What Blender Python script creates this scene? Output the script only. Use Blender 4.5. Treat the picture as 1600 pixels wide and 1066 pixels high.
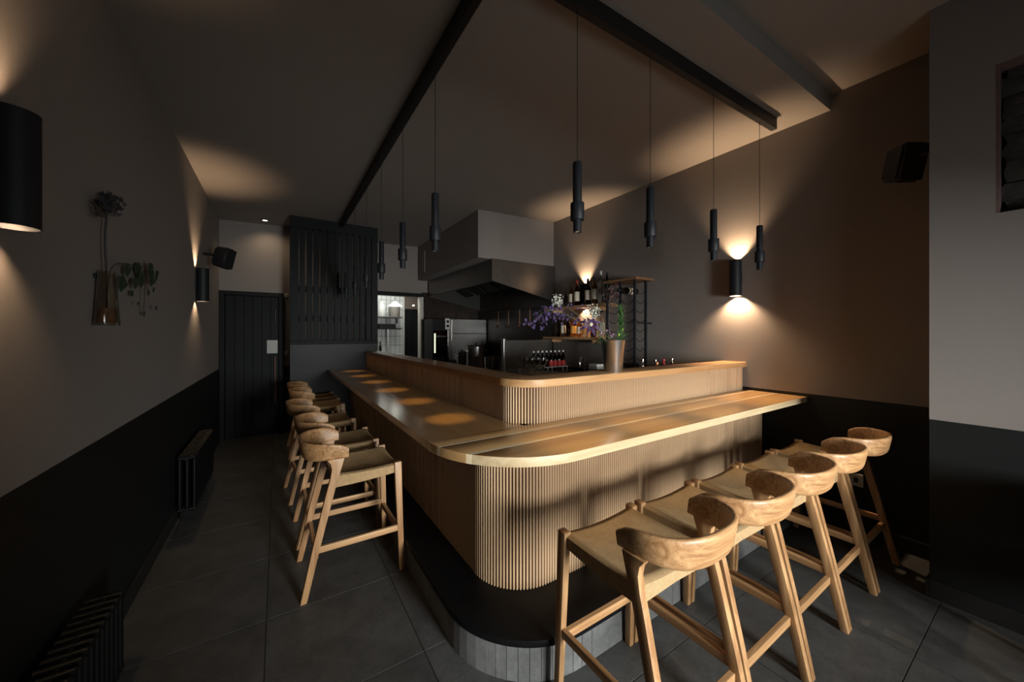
import bpy, bmesh, math, random
from math import sin, cos, pi, radians, sqrt
from mathutils import Vector, Matrix
random.seed(7)
S = bpy.context.scene
COL = S.collection
for o in list(bpy.data.objects):
    bpy.data.objects.remove(o)

# ------------------------------------------------------------------ camera
H = 1.45                    # eye height
F = 565.0                   # focal length in pixels of the 1600 px frame
YAW = radians(32.9)
CS, SN = cos(YAW), sin(YAW)
cam_d = bpy.data.cameras.new('camera')
cam = bpy.data.objects.new('camera', cam_d); COL.objects.link(cam)
cam_d.sensor_width = 36.0
cam_d.lens = 36.0 * F / 1600.0
cam_d.shift_y = -11.0 / 1600.0
cam_d.clip_start = 0.02
cam.location = (0, 0, H)
cam.rotation_euler = (radians(90), 0, -YAW)
S.camera = cam

# ------------------------------------------------------------------ world, daylight, exposure
S.view_settings.view_transform = 'Standard'
S.view_settings.look = 'None'
S.view_settings.exposure = 0.0
S.view_settings.gamma = 1.0
S.view_settings.use_curve_mapping = False
W = bpy.data.worlds.new('world'); S.world = W
W.use_nodes = True
W.node_tree.nodes['Background'].inputs[0].default_value = (0.62, 0.72, 0.85, 1)
W.node_tree.nodes['Background'].inputs[1].default_value = 0.15

def area_light(name, loc, rot, sx, sy, power, color, spread=180):
    d = bpy.data.lights.new(name, 'AREA'); d.shape = 'RECTANGLE'
    d.size = sx; d.size_y = sy; d.energy = power; d.color = color
    d.spread = radians(spread)
    o = bpy.data.objects.new(name, d); COL.objects.link(o)
    o.location = loc; o.rotation_euler = rot
    return o
# daylight through the unseen shop window; the near lamp is an added fill
area_light('window_fill', (1.62, -2.0, 0.88), (radians(90), 0, 0), 2.1, 1.1, 22.0, (0.88, 0.98, 1.0))
area_light('street_daylight', (1.38, -3.9, 1.50), (radians(90), 0, 0), 1.3, 1.8, 640.0, (0.95, 0.98, 0.95))
# the lit service room beyond the kitchen
area_light('service_room_light', (1.9, 7.35, 2.50), (0, 0, 0), 0.9, 0.9, 20.0, (0.95, 1.0, 0.93))

WARM = (1.0, 0.63, 0.20)
def spot(name, loc, direction, power, angle, blend, color, parent=None, radius=0.012):
    d = bpy.data.lights.new(name, 'SPOT')
    d.energy = power; d.color = color; d.spot_size = radians(angle); d.spot_blend = blend
    d.shadow_soft_size = radius
    o = bpy.data.objects.new(name, d); COL.objects.link(o)
    o.location = loc
    o.rotation_euler = Vector(direction).to_track_quat('-Z', 'Y').to_euler()
    if parent: o.parent = parent
    return o

def P(px, py, d):
    """point of the place seen at photo pixel (px,py), d metres ahead of the eye"""
    u = (px - 800.0) / F
    return Vector((d * (CS * u + SN), d * (CS - SN * u), H - (py - 522.0) * d / F))

# ------------------------------------------------------------------ materials
MATS = {}
def newmat(name):
    m = bpy.data.materials.new(name); m.use_nodes = True
    nt = m.node_tree; b = nt.nodes['Principled BSDF']
    MATS[name] = m
    return m, nt, b
def N(nt, t, **kw):
    n = nt.nodes.new(t)
    for k, v in kw.items(): setattr(n, k, v)
    return n
def setin(b, **kw):
    for k, v in kw.items():
        b.inputs[k.replace('_', ' ')].default_value = v
def ramp(nt, fac, stops):
    r = N(nt, 'ShaderNodeValToRGB')
    e = r.color_ramp.elements
    e[0].position, e[0].color = stops[0][0], (*stops[0][1], 1)
    e[1].position, e[1].color = stops[-1][0], (*stops[-1][1], 1)
    for p, c in stops[1:-1]:
        q = e.new(p); q.color = (*c, 1)
    nt.links.new(fac, r.inputs[0])
    return r.outputs[0]
def noise(nt, scale=(1, 1, 1), s=5.0, detail=4.0, rough=0.55, dist=0.0, coord='Object'):
    tc = N(nt, 'ShaderNodeTexCoord'); mp = N(nt, 'ShaderNodeMapping')
    mp.inputs['Scale'].default_value = scale
    nt.links.new(tc.outputs[coord], mp.inputs[0])
    n = N(nt, 'ShaderNodeTexNoise')
    n.inputs['Scale'].default_value = s; n.inputs['Detail'].default_value = detail
    n.inputs['Roughness'].default_value = rough; n.inputs['Distortion'].default_value = dist
    nt.links.new(mp.outputs[0], n.inputs['Vector'])
    return n.outputs['Fac']
def bump(nt, b, h, strength=0.2, dist=0.002):
    n = N(nt, 'ShaderNodeBump')
    n.inputs['Strength'].default_value = strength; n.inputs['Distance'].default_value = dist
    nt.links.new(h, n.inputs['Height']); nt.links.new(n.outputs[0], b.inputs['Normal'])

def plain(name, col, rough=0.5, metal=0.0, var=0.06, s=30.0, bmp=0.0, spec=None, coat=0.0):
    m, nt, b = newmat(name)
    lo = tuple(c * (1 - var) for c in col); hi = tuple(min(1, c * (1 + var)) for c in col)
    f = noise(nt, s=s)
    nt.links.new(ramp(nt, f, [(0.3, lo), (0.7, hi)]), b.inputs['Base Color'])
    setin(b, Roughness=rough, Metallic=metal)
    if spec is not None: b.inputs['Specular IOR Level'].default_value = spec
    if coat: b.inputs['Coat Weight'].default_value = coat; b.inputs['Coat Roughness'].default_value = 0.15
    if bmp: bump(nt, b, f, bmp)
    return m
def wood(name, c1, c2, axis, rough=0.45, cross=20.0, fine=0.35, coat=0.0, coatr=0.2, dist=0.6):
    m, nt, b = newmat(name)
    sc = [cross] * 3; sc[axis] = 1.1
    sf = [220.0] * 3; sf[axis] = 5.0
    a = noise(nt, tuple(sc), 1.0, 5.0, 0.55, dist)
    f = noise(nt, tuple(sf), 1.0, 2.0)
    mid = tuple((p + q) / 2 for p, q in zip(c1, c2))
    base = ramp(nt, a, [(0.28, c1), (0.5, mid), (0.72, c2)])
    mx = N(nt, 'ShaderNodeMixRGB', blend_type='MULTIPLY'); mx.inputs[0].default_value = fine
    nt.links.new(base, mx.inputs[1])
    nt.links.new(ramp(nt, f, [(0.35, (0.55, 0.5, 0.45)), (0.6, (1, 1, 1))]), mx.inputs[2])
    nt.links.new(mx.outputs[0], b.inputs['Base Color'])
    setin(b, Roughness=rough)
    if coat:
        b.inputs['Coat Weight'].default_value = coat; b.inputs['Coat Roughness'].default_value = coatr
    bump(nt, b, f, 0.12, 0.0008)
    return m
def emit(name, col, strength):
    m, nt, b = newmat(name)
    setin(b, Emission_Color=(*col, 1), Emission_Strength=strength, Roughness=0.5)
    b.inputs['Base Color'].default_value = (*col, 1)
    return m
def glass(name, col, rough=0.03, ior=1.45):
    m, nt, b = newmat(name)
    f = noise(nt, s=20)
    nt.links.new(ramp(nt, f, [(0.2, tuple(c * 0.92 for c in col)), (0.8, col)]), b.inputs['Base Color'])
    setin(b, Roughness=rough, Transmission_Weight=1.0, IOR=ior)
    return m

wall_paint = plain('wall_paint', (0.245, 0.214, 0.198), 0.9, var=0.02, s=60, bmp=0.05)
ceil_paint = plain('ceiling_paint', (0.29, 0.258, 0.236), 0.9, var=0.02, s=50)
dark_paint = plain('wainscot_paint', (0.0115, 0.013, 0.013), 0.5, var=0.05, s=40, spec=0.25)
dark_board = plain('dark_board_paint', (0.006, 0.0075, 0.0075), 0.6, var=0.1, s=30, spec=0.2)
frame_paint = plain('dark_frame_paint', (0.005, 0.005, 0.006), 0.6, spec=0.2)
black_metal = plain('black_metal', (0.010, 0.011, 0.0145), 0.55, var=0.1, spec=0.35)
beam_black = plain('beam_black', (0.010, 0.010, 0.011), 0.55, var=0.1)
rad_black = plain('radiator_black', (0.004, 0.004, 0.004), 0.4, var=0.1, spec=0.25)
ledge_black = plain('ledge_black', (0.0045, 0.0045, 0.005), 0.45, var=0.1, spec=0.15)
grout = plain('grout', (0.045, 0.044, 0.043), 0.9)
OAK1, OAK2 = (0.25, 0.115, 0.042), (0.62, 0.365, 0.175)
oak_x = wood('oak_grain_x', OAK1, OAK2, 0, cross=24.0, dist=1.6)
oak_y = wood('oak_grain_y', OAK1, OAK2, 1)
oak_z = wood('oak_grain_z', OAK1, OAK2, 2)
slat_oak = wood('oak_slat', (0.40, 0.25, 0.14), (0.66, 0.455, 0.275), 2, rough=0.6, cross=60.0, dist=0.0)
backing = plain('slat_backing', (0.06, 0.036, 0.02), 0.8)
board_x = wood('counter_board_x', (0.46, 0.245, 0.09), (0.66, 0.40, 0.175), 0, rough=0.36, cross=13.0, coat=0.4, coatr=0.20, fine=0.3)
board_y = wood('counter_board_y', (0.40, 0.22, 0.09), (0.56, 0.33, 0.145), 1, rough=0.38, cross=11.0, coat=0.9, coatr=0.13, fine=0.25)
pale_x = wood('sapwood_x', (0.78, 0.60, 0.36), (0.88, 0.74, 0.50), 0, rough=0.34, cross=8.0, coat=0.5, fine=0.12)
edge_x = wood('counter_edge_x', (0.42, 0.28, 0.14), (0.62, 0.50, 0.32), 0, rough=0.5, cross=16.0, fine=0.12, dist=1.2)
top_x = wood('bar_top_x', (0.40, 0.195, 0.075), (0.62, 0.37, 0.17), 0, rough=0.5, cross=12.0, fine=0.3)
top_y = wood('bar_top_y', (0.34, 0.17, 0.07), (0.50, 0.28, 0.12), 1, rough=0.42, cross=12.0, coat=0.25, fine=0.3)
steel = plain('brushed_steel', (0.42, 0.41, 0.40), 0.32, metal=1.0, var=0.06, s=12)
steel_dk = plain('dull_steel', (0.12, 0.115, 0.11), 0.45, metal=1.0, var=0.1, s=12)
hood_steel = plain('hood_steel', (0.26, 0.245, 0.235), 0.34, metal=1.0, var=0.06, s=12)
hood_dark = plain('hood_inner_dark', (0.03, 0.028, 0.026), 0.5, metal=0.5)
bronze = plain('dark_bronze', (0.14, 0.06, 0.03), 0.35, metal=0.7)
chrome = plain('chrome', (0.7, 0.7, 0.7), 0.12, metal=1.0, var=0.02)
copper = plain('copper', (0.75, 0.28, 0.12), 0.3, metal=0.6)
white_plastic = plain('white_plastic', (0.55, 0.54, 0.52), 0.5)
paper = plain('paper', (0.5, 0.49, 0.47), 0.8)
napkin = plain('napkin', (0.42, 0.40, 0.37), 0.9, var=0.12)
cream = plain('cream_label', (0.62, 0.55, 0.43), 0.7, var=0.1)
red_label = plain('red_label', (0.42, 0.03, 0.03), 0.6)
amber_label = plain('amber_label', (0.60, 0.30, 0.06), 0.6)
stove_black = plain('stove_black', (0.008, 0.008, 0.009), 0.6, spec=0.2)
black_grille = plain('speaker_grille', (0.009, 0.009, 0.010), 0.7, var=0.3, s=400)
leaf_dk = plain('leaf_dark', (0.025, 0.05, 0.02), 0.55, var=0.3)
leaf_lt = plain('leaf_green', (0.06, 0.17, 0.035), 0.5, var=0.3)
leaf_br = plain('bud_green', (0.30, 0.50, 0.06), 0.5)
stem_m = plain('stem', (0.10, 0.13, 0.05), 0.6, var=0.2)
dry_stem = plain('dry_stem', (0.035, 0.028, 0.025), 0.7)
purple = plain('purple_petal', (0.10, 0.06, 0.18), 0.6, var=0.35, s=90)
purple_dk = plain('deep_purple_petal', (0.06, 0.03, 0.095), 0.6, var=0.3, s=60)
white_petal = plain('white_petal', (0.75, 0.73, 0.66), 0.7)
dusky = plain('dusky_petal', (0.06, 0.026, 0.026), 0.7, var=0.4, s=60)
mauve = plain('mauve_petal', (0.28, 0.18, 0.25), 0.7, var=0.3)
dead_flower = plain('dried_flower', (0.02, 0.016, 0.018), 0.8, var=0.3)
g_clear = glass('clear_glass', (0.9, 0.92, 0.9))
g_dark = glass('dark_bottle_glass', (0.05, 0.03, 0.02))
g_green = glass('green_bottle_glass', (0.03, 0.09, 0.05))
g_amber = glass('amber_glass', (0.55, 0.22, 0.05))
g_red = glass('red_glass', (0.35, 0.05, 0.03))
g_vase = glass('vase_glass', (0.75, 0.70, 0.62))
pebble = plain('vase_water', (0.16, 0.08, 0.035), 0.4, var=0.5, s=60)
lamp_glow = emit('sconce_bulb', (1.0, 0.70, 0.38), 14.0)
pend_glow = emit('pendant_lens', (1.0, 0.76, 0.50), 1.3)
down_glow = emit('downlight_lens', (1.0, 0.80, 0.60), 6.0)
strip_glow = emit('oven_streak_glow', (0.95, 1.0, 0.70), 0.9)  # bright streak on the oven door made to glow; no lamp there
cone_glow = emit('cone_shade_glow', (1.0, 1.0, 0.92), 0.9)

def floor_tile_mat(name, lo, hi):
    m, nt, b = newmat(name)
    a = noise(nt, s=5.0, detail=8, rough=0.7); f = noise(nt, s=60.0, detail=4)
    mx = N(nt, 'ShaderNodeMixRGB', blend_type='MULTIPLY'); mx.inputs[0].default_value = 0.5
    nt.links.new(ramp(nt, a, [(0.3, (lo, lo, lo)), (0.7, (hi, hi, hi * 0.985))]), mx.inputs[1])
    nt.links.new(ramp(nt, f, [(0.35, (0.65, 0.65, 0.65)), (0.65, (1, 1, 1))]), mx.inputs[2])
    oi = N(nt, 'ShaderNodeObjectInfo')
    m2 = N(nt, 'ShaderNodeMixRGB', blend_type='MULTIPLY'); m2.inputs[0].default_value = 1.0
    nt.links.new(mx.outputs[0], m2.inputs[1])
    nt.links.new(ramp(nt, oi.outputs['Random'], [(0, (0.88, 0.88, 0.88)), (1, (1.08, 1.08, 1.08))]), m2.inputs[2])
    nt.links.new(m2.outputs[0], b.inputs['Base Color'])
    setin(b, Roughness=0.55); bump(nt, b, f, 0.08, 0.001)
    return m
floor_tile_m = floor_tile_mat('floor_tile', 0.040, 0.095)
lit_plinth_tile_m = floor_tile_mat('plinth_tile', 0.095, 0.19)  # same stone as the floor, lightened: light on the plinth put into the colour

def kitchen_tile_mat():
    m, nt, b = newmat('glazed_kitchen_tile')
    tc = N(nt, 'ShaderNodeTexCoord'); sep = N(nt, 'ShaderNodeSeparateXYZ'); nt.links.new(tc.outputs['Object'], sep.inputs[0])
    add = N(nt, 'ShaderNodeMath', operation='ADD'); nt.links.new(sep.outputs[0], add.inputs[0]); nt.links.new(sep.outputs[1], add.inputs[1])
    cmb = N(nt, 'ShaderNodeCombineXYZ'); nt.links.new(sep.outputs[2], cmb.inputs[0]); nt.links.new(add.outputs[0], cmb.inputs[1])
    br = N(nt, 'ShaderNodeTexBrick'); nt.links.new(cmb.outputs[0], br.inputs['Vector'])
    br.inputs['Scale'].default_value = 1.0; br.inputs['Brick Width'].default_value = 0.145; br.inputs['Row Height'].default_value = 0.026
    br.inputs['Mortar Size'].default_value = 0.0025
    br.inputs['Color1'].default_value = (0.012, 0.010, 0.009, 1); br.inputs['Color2'].default_value = (0.045, 0.024, 0.014, 1)  # brown tone paints in the lamp reflections on the glaze
    br.inputs['Mortar'].default_value = (0.006, 0.006, 0.006, 1)
    nt.links.new(br.outputs['Color'], b.inputs['Base Color']); setin(b, Roughness=0.3, Specular_IOR_Level=0.3)
    inv = N(nt, 'ShaderNodeMath', operation='SUBTRACT'); inv.inputs[0].default_value = 1.0
    nt.links.new(br.outputs['Fac'], inv.inputs[1]); bump(nt, b, inv.outputs[0], 0.6, 0.003)
    return m
kitchen_tile = kitchen_tile_mat()
def white_tile_mat():
    m, nt, b = newmat('white_service_tile')
    tc = N(nt, 'ShaderNodeTexCoord'); sep = N(nt, 'ShaderNodeSeparateXYZ'); nt.links.new(tc.outputs['Object'], sep.inputs[0])
    cmb = N(nt, 'ShaderNodeCombineXYZ'); nt.links.new(sep.outputs[0], cmb.inputs[0]); nt.links.new(sep.outputs[2], cmb.inputs[1])
    br = N(nt, 'ShaderNodeTexBrick'); br.offset = 0.0; nt.links.new(cmb.outputs[0], br.inputs['Vector'])
    br.inputs['Scale'].default_value = 1.0; br.inputs['Brick Width'].default_value = 0.10; br.inputs['Row Height'].default_value = 0.20
    br.inputs['Mortar Size'].default_value = 0.005
    br.inputs['Color1'].default_value = (0.62, 0.62, 0.60, 1); br.inputs['Color2'].default_value = (0.58, 0.58, 0.57, 1)
    br.inputs['Mortar'].default_value = (0.16, 0.16, 0.16, 1)
    nt.links.new(br.outputs['Color'], b.inputs['Base Color']); setin(b, Roughness=0.3)
    return m
white_tile = white_tile_mat()
def stone_mat():
    m, nt, b = newmat('old_stone')
    a = noise(nt, s=9.0, detail=8, rough=0.7)
    nt.links.new(ramp(nt, a, [(0.3, (0.025, 0.021, 0.018)), (0.55, (0.07, 0.058, 0.05)), (0.8, (0.17, 0.14, 0.12))]), b.inputs['Base Color'])
    setin(b, Roughness=0.9); bump(nt, b, a, 0.9, 0.02)
    return m
stone_m = stone_mat()

def cord_mat():
    """woven paper cord: strands run over each rail and turn at the diagonals"""
    m, nt, b = newmat('paper_cord')
    tc = N(nt, 'ShaderNodeTexCoord'); sep = N(nt, 'ShaderNodeSeparateXYZ'); nt.links.new(tc.outputs['Object'], sep.inputs[0])
    def mth(op, a, c=None):
        n = N(nt, 'ShaderNodeMath', operation=op)
        for i, q in enumerate((a, c)):
            if q is None: continue
            if isinstance(q, (int, float)): n.inputs[i].default_value = q
            else: nt.links.new(q, n.inputs[i])
        return n.outputs[0]
    X, Y = sep.outputs[0], sep.outputs[1]
    ax = mth('DIVIDE', mth('ABSOLUTE', X), 0.215)
    ay = mth('DIVIDE', mth('ABSOLUTE', mth('SUBTRACT', Y, 0.07)), 0.185)
    sel = mth('GREATER_THAN', ax, ay)
    fx = mth('SINE', mth('MULTIPLY', X, 2 * pi / 0.0062)); fy = mth('SINE', mth('MULTIPLY', Y, 2 * pi / 0.0062))
    k = mth('ADD', mth('MULTIPLY', sel, fy), mth('MULTIPLY', mth('SUBTRACT', 1.0, sel), fx))
    k01 = mth('ADD', mth('MULTIPLY', k, 0.5), 0.5)
    col = ramp(nt, k01, [(0.0, (0.19, 0.112, 0.05)), (0.65, (0.56, 0.375, 0.19))])
    mx = N(nt, 'ShaderNodeMixRGB', blend_type='MULTIPLY'); mx.inputs[0].default_value = 0.5
    nt.links.new(col, mx.inputs[1])
    nt.links.new(ramp(nt, noise(nt, s=45.0, detail=3), [(0.3, (0.7, 0.66, 0.6)), (0.7, (1, 1, 1))]), mx.inputs[2])
    nt.links.new(mx.outputs[0], b.inputs['Base Color']); setin(b, Roughness=0.8)
    bump(nt, b, k01, 0.6, 0.002)
    return m
cord_m = cord_mat()

# ------------------------------------------------------------------ mesh helpers
class G:
    def __init__(s): s.v, s.f, s.m = [], [], []; s.mi = 0
    def add(s, vs, fs):
        n = len(s.v); s.v += [tuple(v) for v in vs]
        for f in fs: s.f.append([i + n for i in f]); s.m.append(s.mi)
        return s
    def box(s, x0, y0, z0, x1, y1, z1):
        return s.add([(x0,y0,z0),(x1,y0,z0),(x1,y1,z0),(x0,y1,z0),(x0,y0,z1),(x1,y0,z1),(x1,y1,z1),(x0,y1,z1)],
              [(0,3,2,1),(4,5,6,7),(0,1,5,4),(1,2,6,5),(2,3,7,6),(3,0,4,7)])
    def rbox(s, x0, y0, z0, x1, y1, z1, b=0.004):
        bm = bmesh.new(); bmesh.ops.create_cube(bm, size=1)
        for v in bm.verts:
            v.co = Vector(((x0+x1)/2 + v.co.x*(x1-x0), (y0+y1)/2 + v.co.y*(y1-y0), (z0+z1)/2 + v.co.z*(z1-z0)))
        bmesh.ops.bevel(bm, geom=list(bm.edges), offset=b, segments=2, affect='EDGES', profile=0.6)
        return s.from_bm(bm)
    def from_bm(s, bm, M=None):
        bm.verts.index_update()
        vs = [(M @ v.co if M else v.co) for v in bm.verts]; fs = [[v.index for v in f.verts] for f in bm.faces]
        bm.free(); return s.add(vs, fs)
    def merge(s, g, M=None):
        n = len(s.v); s.v += [tuple(M @ Vector(v)) if M else v for v in g.v]
        for f, mi in zip(g.f, g.m): s.f.append([i + n for i in f]); s.m.append(mi)
        return s
    def prism(s, poly, z0, z1, axis=2):
        """poly (CCW seen from +axis) extruded along an axis"""
        n = len(poly)
        def mk(a, b, c):
            return (a, b, c) if axis == 2 else ((c, a, b) if axis == 0 else (b, c, a))
        vs = [mk(a, b, z0) for a, b in poly] + [mk(a, b, z1) for a, b in poly]
        fs = [list(range(n))[::-1], list(range(n, 2*n))] + [(i, (i+1) % n, n + (i+1) % n, n + i) for i in range(n)]
        return s.add(vs, fs)
    def loft(s, rings, closed=True, caps=True):
        n = len(rings[0]); vs = [p for r in rings for p in r]; fs = []
        for k in range(len(rings) - 1):
            for i in range(n if closed else n - 1):
                j = (i + 1) % n
                fs.append((k*n + i, k*n + j, (k+1)*n + j, (k+1)*n + i))
        if caps:
            fs.append(list(range(n))[::-1]); fs.append(list(range((len(rings)-1)*n, len(rings)*n)))
        return s.add(vs, fs)
    def lathe(s, prof, n=16, c=(0, 0, 0), caps=True):
        rings = [[(c[0] + r*cos(2*pi*i/n), c[1] + r*sin(2*pi*i/n), c[2] + z) for i in range(n)] for r, z in prof]
        return s.loft(rings, True, caps)
    def tube(s, pts, r, n=8, r1=None, caps=True):
        pts = [Vector(p) for p in pts]; L = len(pts); rings = []; up = None
        for k, p in enumerate(pts):
            t = (pts[min(k+1, L-1)] - pts[max(k-1, 0)]).normalized()
            if up is None: up = Vector((0, 0, 1)) if abs(t.z) < 0.9 else Vector((1, 0, 0))
            a = t.cross(up).normalized(); b = a.cross(t).normalized(); up = b
            rr = r if r1 is None else r + (r1 - r) * k / (L - 1)
            rings.append([p + (a*cos(2*pi*i/n) + b*sin(2*pi*i/n)) * rr for i in range(n)])
        return s.loft(rings, True, caps)
    def bar(s, p0, p1, w0, h0, w1=None, h1=None, side=(1, 0, 0)):
        """tapering rectangular bar, w along the side vector"""
        p0, p1, sd = Vector(p0), Vector(p1), Vector(side)
        t = (p1 - p0).normalized(); sd = (sd - t * sd.dot(t)).normalized(); q = t.cross(sd)
        w1 = w1 or w0; h1 = h1 or h0
        R = lambda p, w, h: [p + sd*a*w/2 + q*b*h/2 for a, b in ((-1,-1),(1,-1),(1,1),(-1,1))]
        return s.loft([R(p0, w0, h0), R(p1, w1, h1)])
    def ell(s, c, rx, ry, rz, seg=10, rings=6):
        bm = bmesh.new(); bmesh.ops.create_uvsphere(bm, u_segments=seg, v_segments=rings, radius=1)
        return s.from_bm(bm, Matrix.Translation(c) @ Matrix.Diagonal((rx, ry, rz, 1)))
    def mesh(s, name, mats, smooth=None, bevel=0):
        me = bpy.data.meshes.new(name); me.from_pydata(s.v, [], s.f)
        bm = bmesh.new(); bm.from_mesh(me)
        bmesh.ops.recalc_face_normals(bm, faces=bm.faces[:])
        if bevel:
            bmesh.ops.bevel(bm, geom=[e for e in bm.edges if len(e.link_faces) == 2 and e.calc_face_angle(0) > 0.6],
                            offset=bevel, segments=2, affect='EDGES', profile=0.6, clamp_overlap=True)
        bm.to_mesh(me); bm.free()
        for m in (mats if isinstance(mats, (list, tuple)) else [mats]): me.materials.append(m)
        if any(s.m) and not bevel:
            me.polygons.foreach_set('material_index', s.m)
        if smooth is not None:
            me.shade_smooth(); me.set_sharp_from_angle(angle=radians(smooth))
        return me
    def build(s, name, mats, parent=None, smooth=None, bevel=0, loc=(0, 0, 0), facefn=None):
        o = link(name, s.mesh(name, mats, smooth, bevel), parent, loc)
        if facefn:
            for p in o.data.polygons: p.material_index = facefn(p.normal)
        return o

def link(name, me, parent=None, loc=(0, 0, 0), rot=(0, 0, 0)):
    o = bpy.data.objects.new(name, me); COL.objects.link(o)
    o.location = loc; o.rotation_euler = rot
    if parent: o.parent = parent
    return o
def tag(o, label, cat, group=None, kind=None):
    o['label'] = label; o['category'] = cat
    if group: o['group'] = group
    if kind: o['kind'] = kind
    return o
def thing(name, label, cat, loc=(0, 0, 0), rz=0.0, group=None):
    o = bpy.data.objects.new(name, None); COL.objects.link(o); o.empty_display_size = 0.1
    o.location = loc; o.rotation_euler = (0, 0, rz)
    return tag(o, label, cat, group)
def struct(name, label, g, mats, parent=None, cat='structure', **kw):
    o = g.build(name, mats, parent, **kw)
    if not parent: o['label'] = label; o['category'] = cat; o['kind'] = 'structure'
    return o
def copy_tree(root, loc, rz, label, group):
    def rec(o, par):
        c = o.copy(); COL.objects.link(c)
        if par: c.parent = par
        for ch in o.children: rec(ch, c)
        return c
    c = rec(root, None); c.location = loc; c.rotation_euler = (0, 0, rz)
    c['label'] = label; c['group'] = group
    return c

# ------------------------------------------------------------------ dimensions
XL, XR, XP = -0.67, 3.50, 3.02          # left wall, right wall, pillar face
YF, YB, YK = -1.40, 6.25, 6.70          # shop front, passage back wall, kitchen back wall
YP = 0.425                              # end of the pillar
WZ = 0.98                               # top of the dark wainscot
def ceil_z(x): return 3.00 + 0.033 * (x + 0.66)

# ------------------------------------------------------------------ setting: walls
def wall2(name, label, x0, y0, x1, y1, top=3.5, mats=None, wz=WZ):
    g = G(); g.box(x0, y0, wz, x1, y1, top); g.mi = 1; g.box(x0, y0, -0.05, x1, y1, wz)
    return struct(name, label, g, mats or [wall_paint, dark_paint], cat='wall')
wall2('wall_left', 'long grey plaster wall on the left with near-black painted wainscot', XL - 0.15, YF, XL, YB + 0.12)
wall2('wall_right', 'grey plaster wall behind the bottle shelves with near-black wainscot', XR, YP, XR + 0.15, 8.6)
# pillar with a recess that shows the old stonework
g = G()
NY0, NY1, NZ0, NZ1 = -0.62, 0.205, 2.055, 2.80
g.box(XP, NY1, WZ, XR + 0.15, YP, 3.5); g.box(XP, YF, WZ, XR + 0.15, NY0, 3.5)
g.box(XP, NY0, NZ1, XR + 0.15, NY1, 3.5); g.box(XP, NY0, WZ, XR + 0.15, NY1, NZ0)
g.box(XP + 0.13, NY0, NZ0, XR + 0.15, NY1, NZ1)
g.mi = 1; g.box(XP, YF, -0.05, XR + 0.15, YP, WZ)
pillar = struct('pillar', 'projecting grey wall pier at the far right with a stone-filled recess', g, [wall_paint, dark_paint], cat='wall')
rev = plain('raw_plaster', (0.16, 0.10, 0.085), 0.9, var=0.15)
g = G(); g.box(XP + 0.002, NY1 - 0.012, NZ0, XP + 0.12, NY1, NZ1); g.box(XP + 0.002, NY0, NZ1 - 0.014, XP + 0.12, NY1 - 0.012, NZ1)
g.build('reveal', rev, pillar)
# rough stones in the recess
row = NZ0
rr = random.Random(3)
while row < NZ1 - 0.02:
    h = min(rr.uniform(0.055, 0.10), NZ1 - row)
    y = NY1 - 0.012 - rr.uniform(0.0, 0.02)
    while y > NY0 + 0.03:
        w = min(rr.uniform(0.10, 0.24), y - NY0)
        bm = bmesh.new(); bmesh.ops.create_cube(bm, size=1)
        bmesh.ops.subdivide_edges(bm, edges=bm.edges[:], cuts=1, use_grid_fill=True)
        for v in bm.verts:
            j = Vector((rr.uniform(-.18, .18), rr.uniform(-.09, .09), rr.uniform(-.09, .09)))
            k = 1.0 if max(abs(v.co.y), abs(v.co.z)) < 0.3 else 0.86
            v.co = Vector(((v.co.x * k + j.x * 0.6) * 0.09, (v.co.y + j.y) * w * 1.02, (v.co.z + j.z) * h * 1.04))
        G().from_bm(bm).build('stone', stone_m, pillar, smooth=50, loc=(XP + 0.115, y - w / 2, row + h / 2))
        y -= w
    row += h
# shop front behind the camera; unseen opening and sill shaped to steer the daylight
g = G()
FX0, FX1, FZ0, FZ1 = 0.80, 2.38, 0.20, 1.64
g.box(XL - 0.15, YF - 0.12, 0, FX0, YF, 3.6); g.box(FX1, YF - 0.12, 0, XR + 0.15, YF, 3.6)
g.box(FX0, YF - 0.12, 0, 1.40, YF, FZ0); g.box(1.40, YF - 0.12, 0, FX1, YF, 0.66); g.box(FX0, YF - 0.12, FZ1, FX1, YF, 3.6)

struct('wall_front', 'shop front wall behind the viewer with a wide window opening', g, wall_paint, cat='wall')
# back wall of the passage with its door
DX0, DX1, DZ = -0.665, 0.065, 2.04
g = G()
g.box(DX0, YB, DZ, DX1, YB + 0.12, 3.5); g.box(DX1, YB, WZ, 1.30, YB + 0.12, 3.5); g.box(XL, YB, WZ, DX0, YB + 0.12, 3.5)
g.mi = 1; g.box(DX1, YB, -0.05, 1.30, YB + 0.12, WZ); g.box(XL, YB, -0.05, DX0, YB + 0.12, WZ)
struct('wall_back', 'grey end wall of the passage above the dark door', g, [wall_paint, dark_paint], cat='wall')
d1 = G(); d1.box(DX0 + 0.055, YB + 0.05, 0.005, DX1 - 0.055, YB + 0.09, DZ - 0.055)
door1 = struct('door_1', 'dark boarded door at the end of the passage', d1, frame_paint, cat='door')
fr = G(); fr.rbox(DX0, YB - 0.035, 0, DX0 + 0.055, YB + 0.1, DZ); fr.rbox(DX1 - 0.055, YB - 0.035, 0, DX1, YB + 0.1, DZ)
fr.rbox(DX0 + 0.055, YB - 0.035, DZ - 0.055, DX1 - 0.055, YB + 0.1, DZ)
fr.build('door_frame', frame_paint, door1)
w = (DX1 - DX0 - 0.11) / 6
pl = G().rbox(0.002, YB + 0.034, 0.012, w - 0.002, YB + 0.05, DZ - 0.062, 0.003).mesh('plank', dark_board)
for i in range(6): link('plank', pl, door1, (DX0 + 0.055 + i * w, 0, 0))
G().rbox(-0.135, YB + 0.028, 1.17, -0.005, YB + 0.034, 1.36, 0.002).build('notice', paper, door1)
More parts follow.
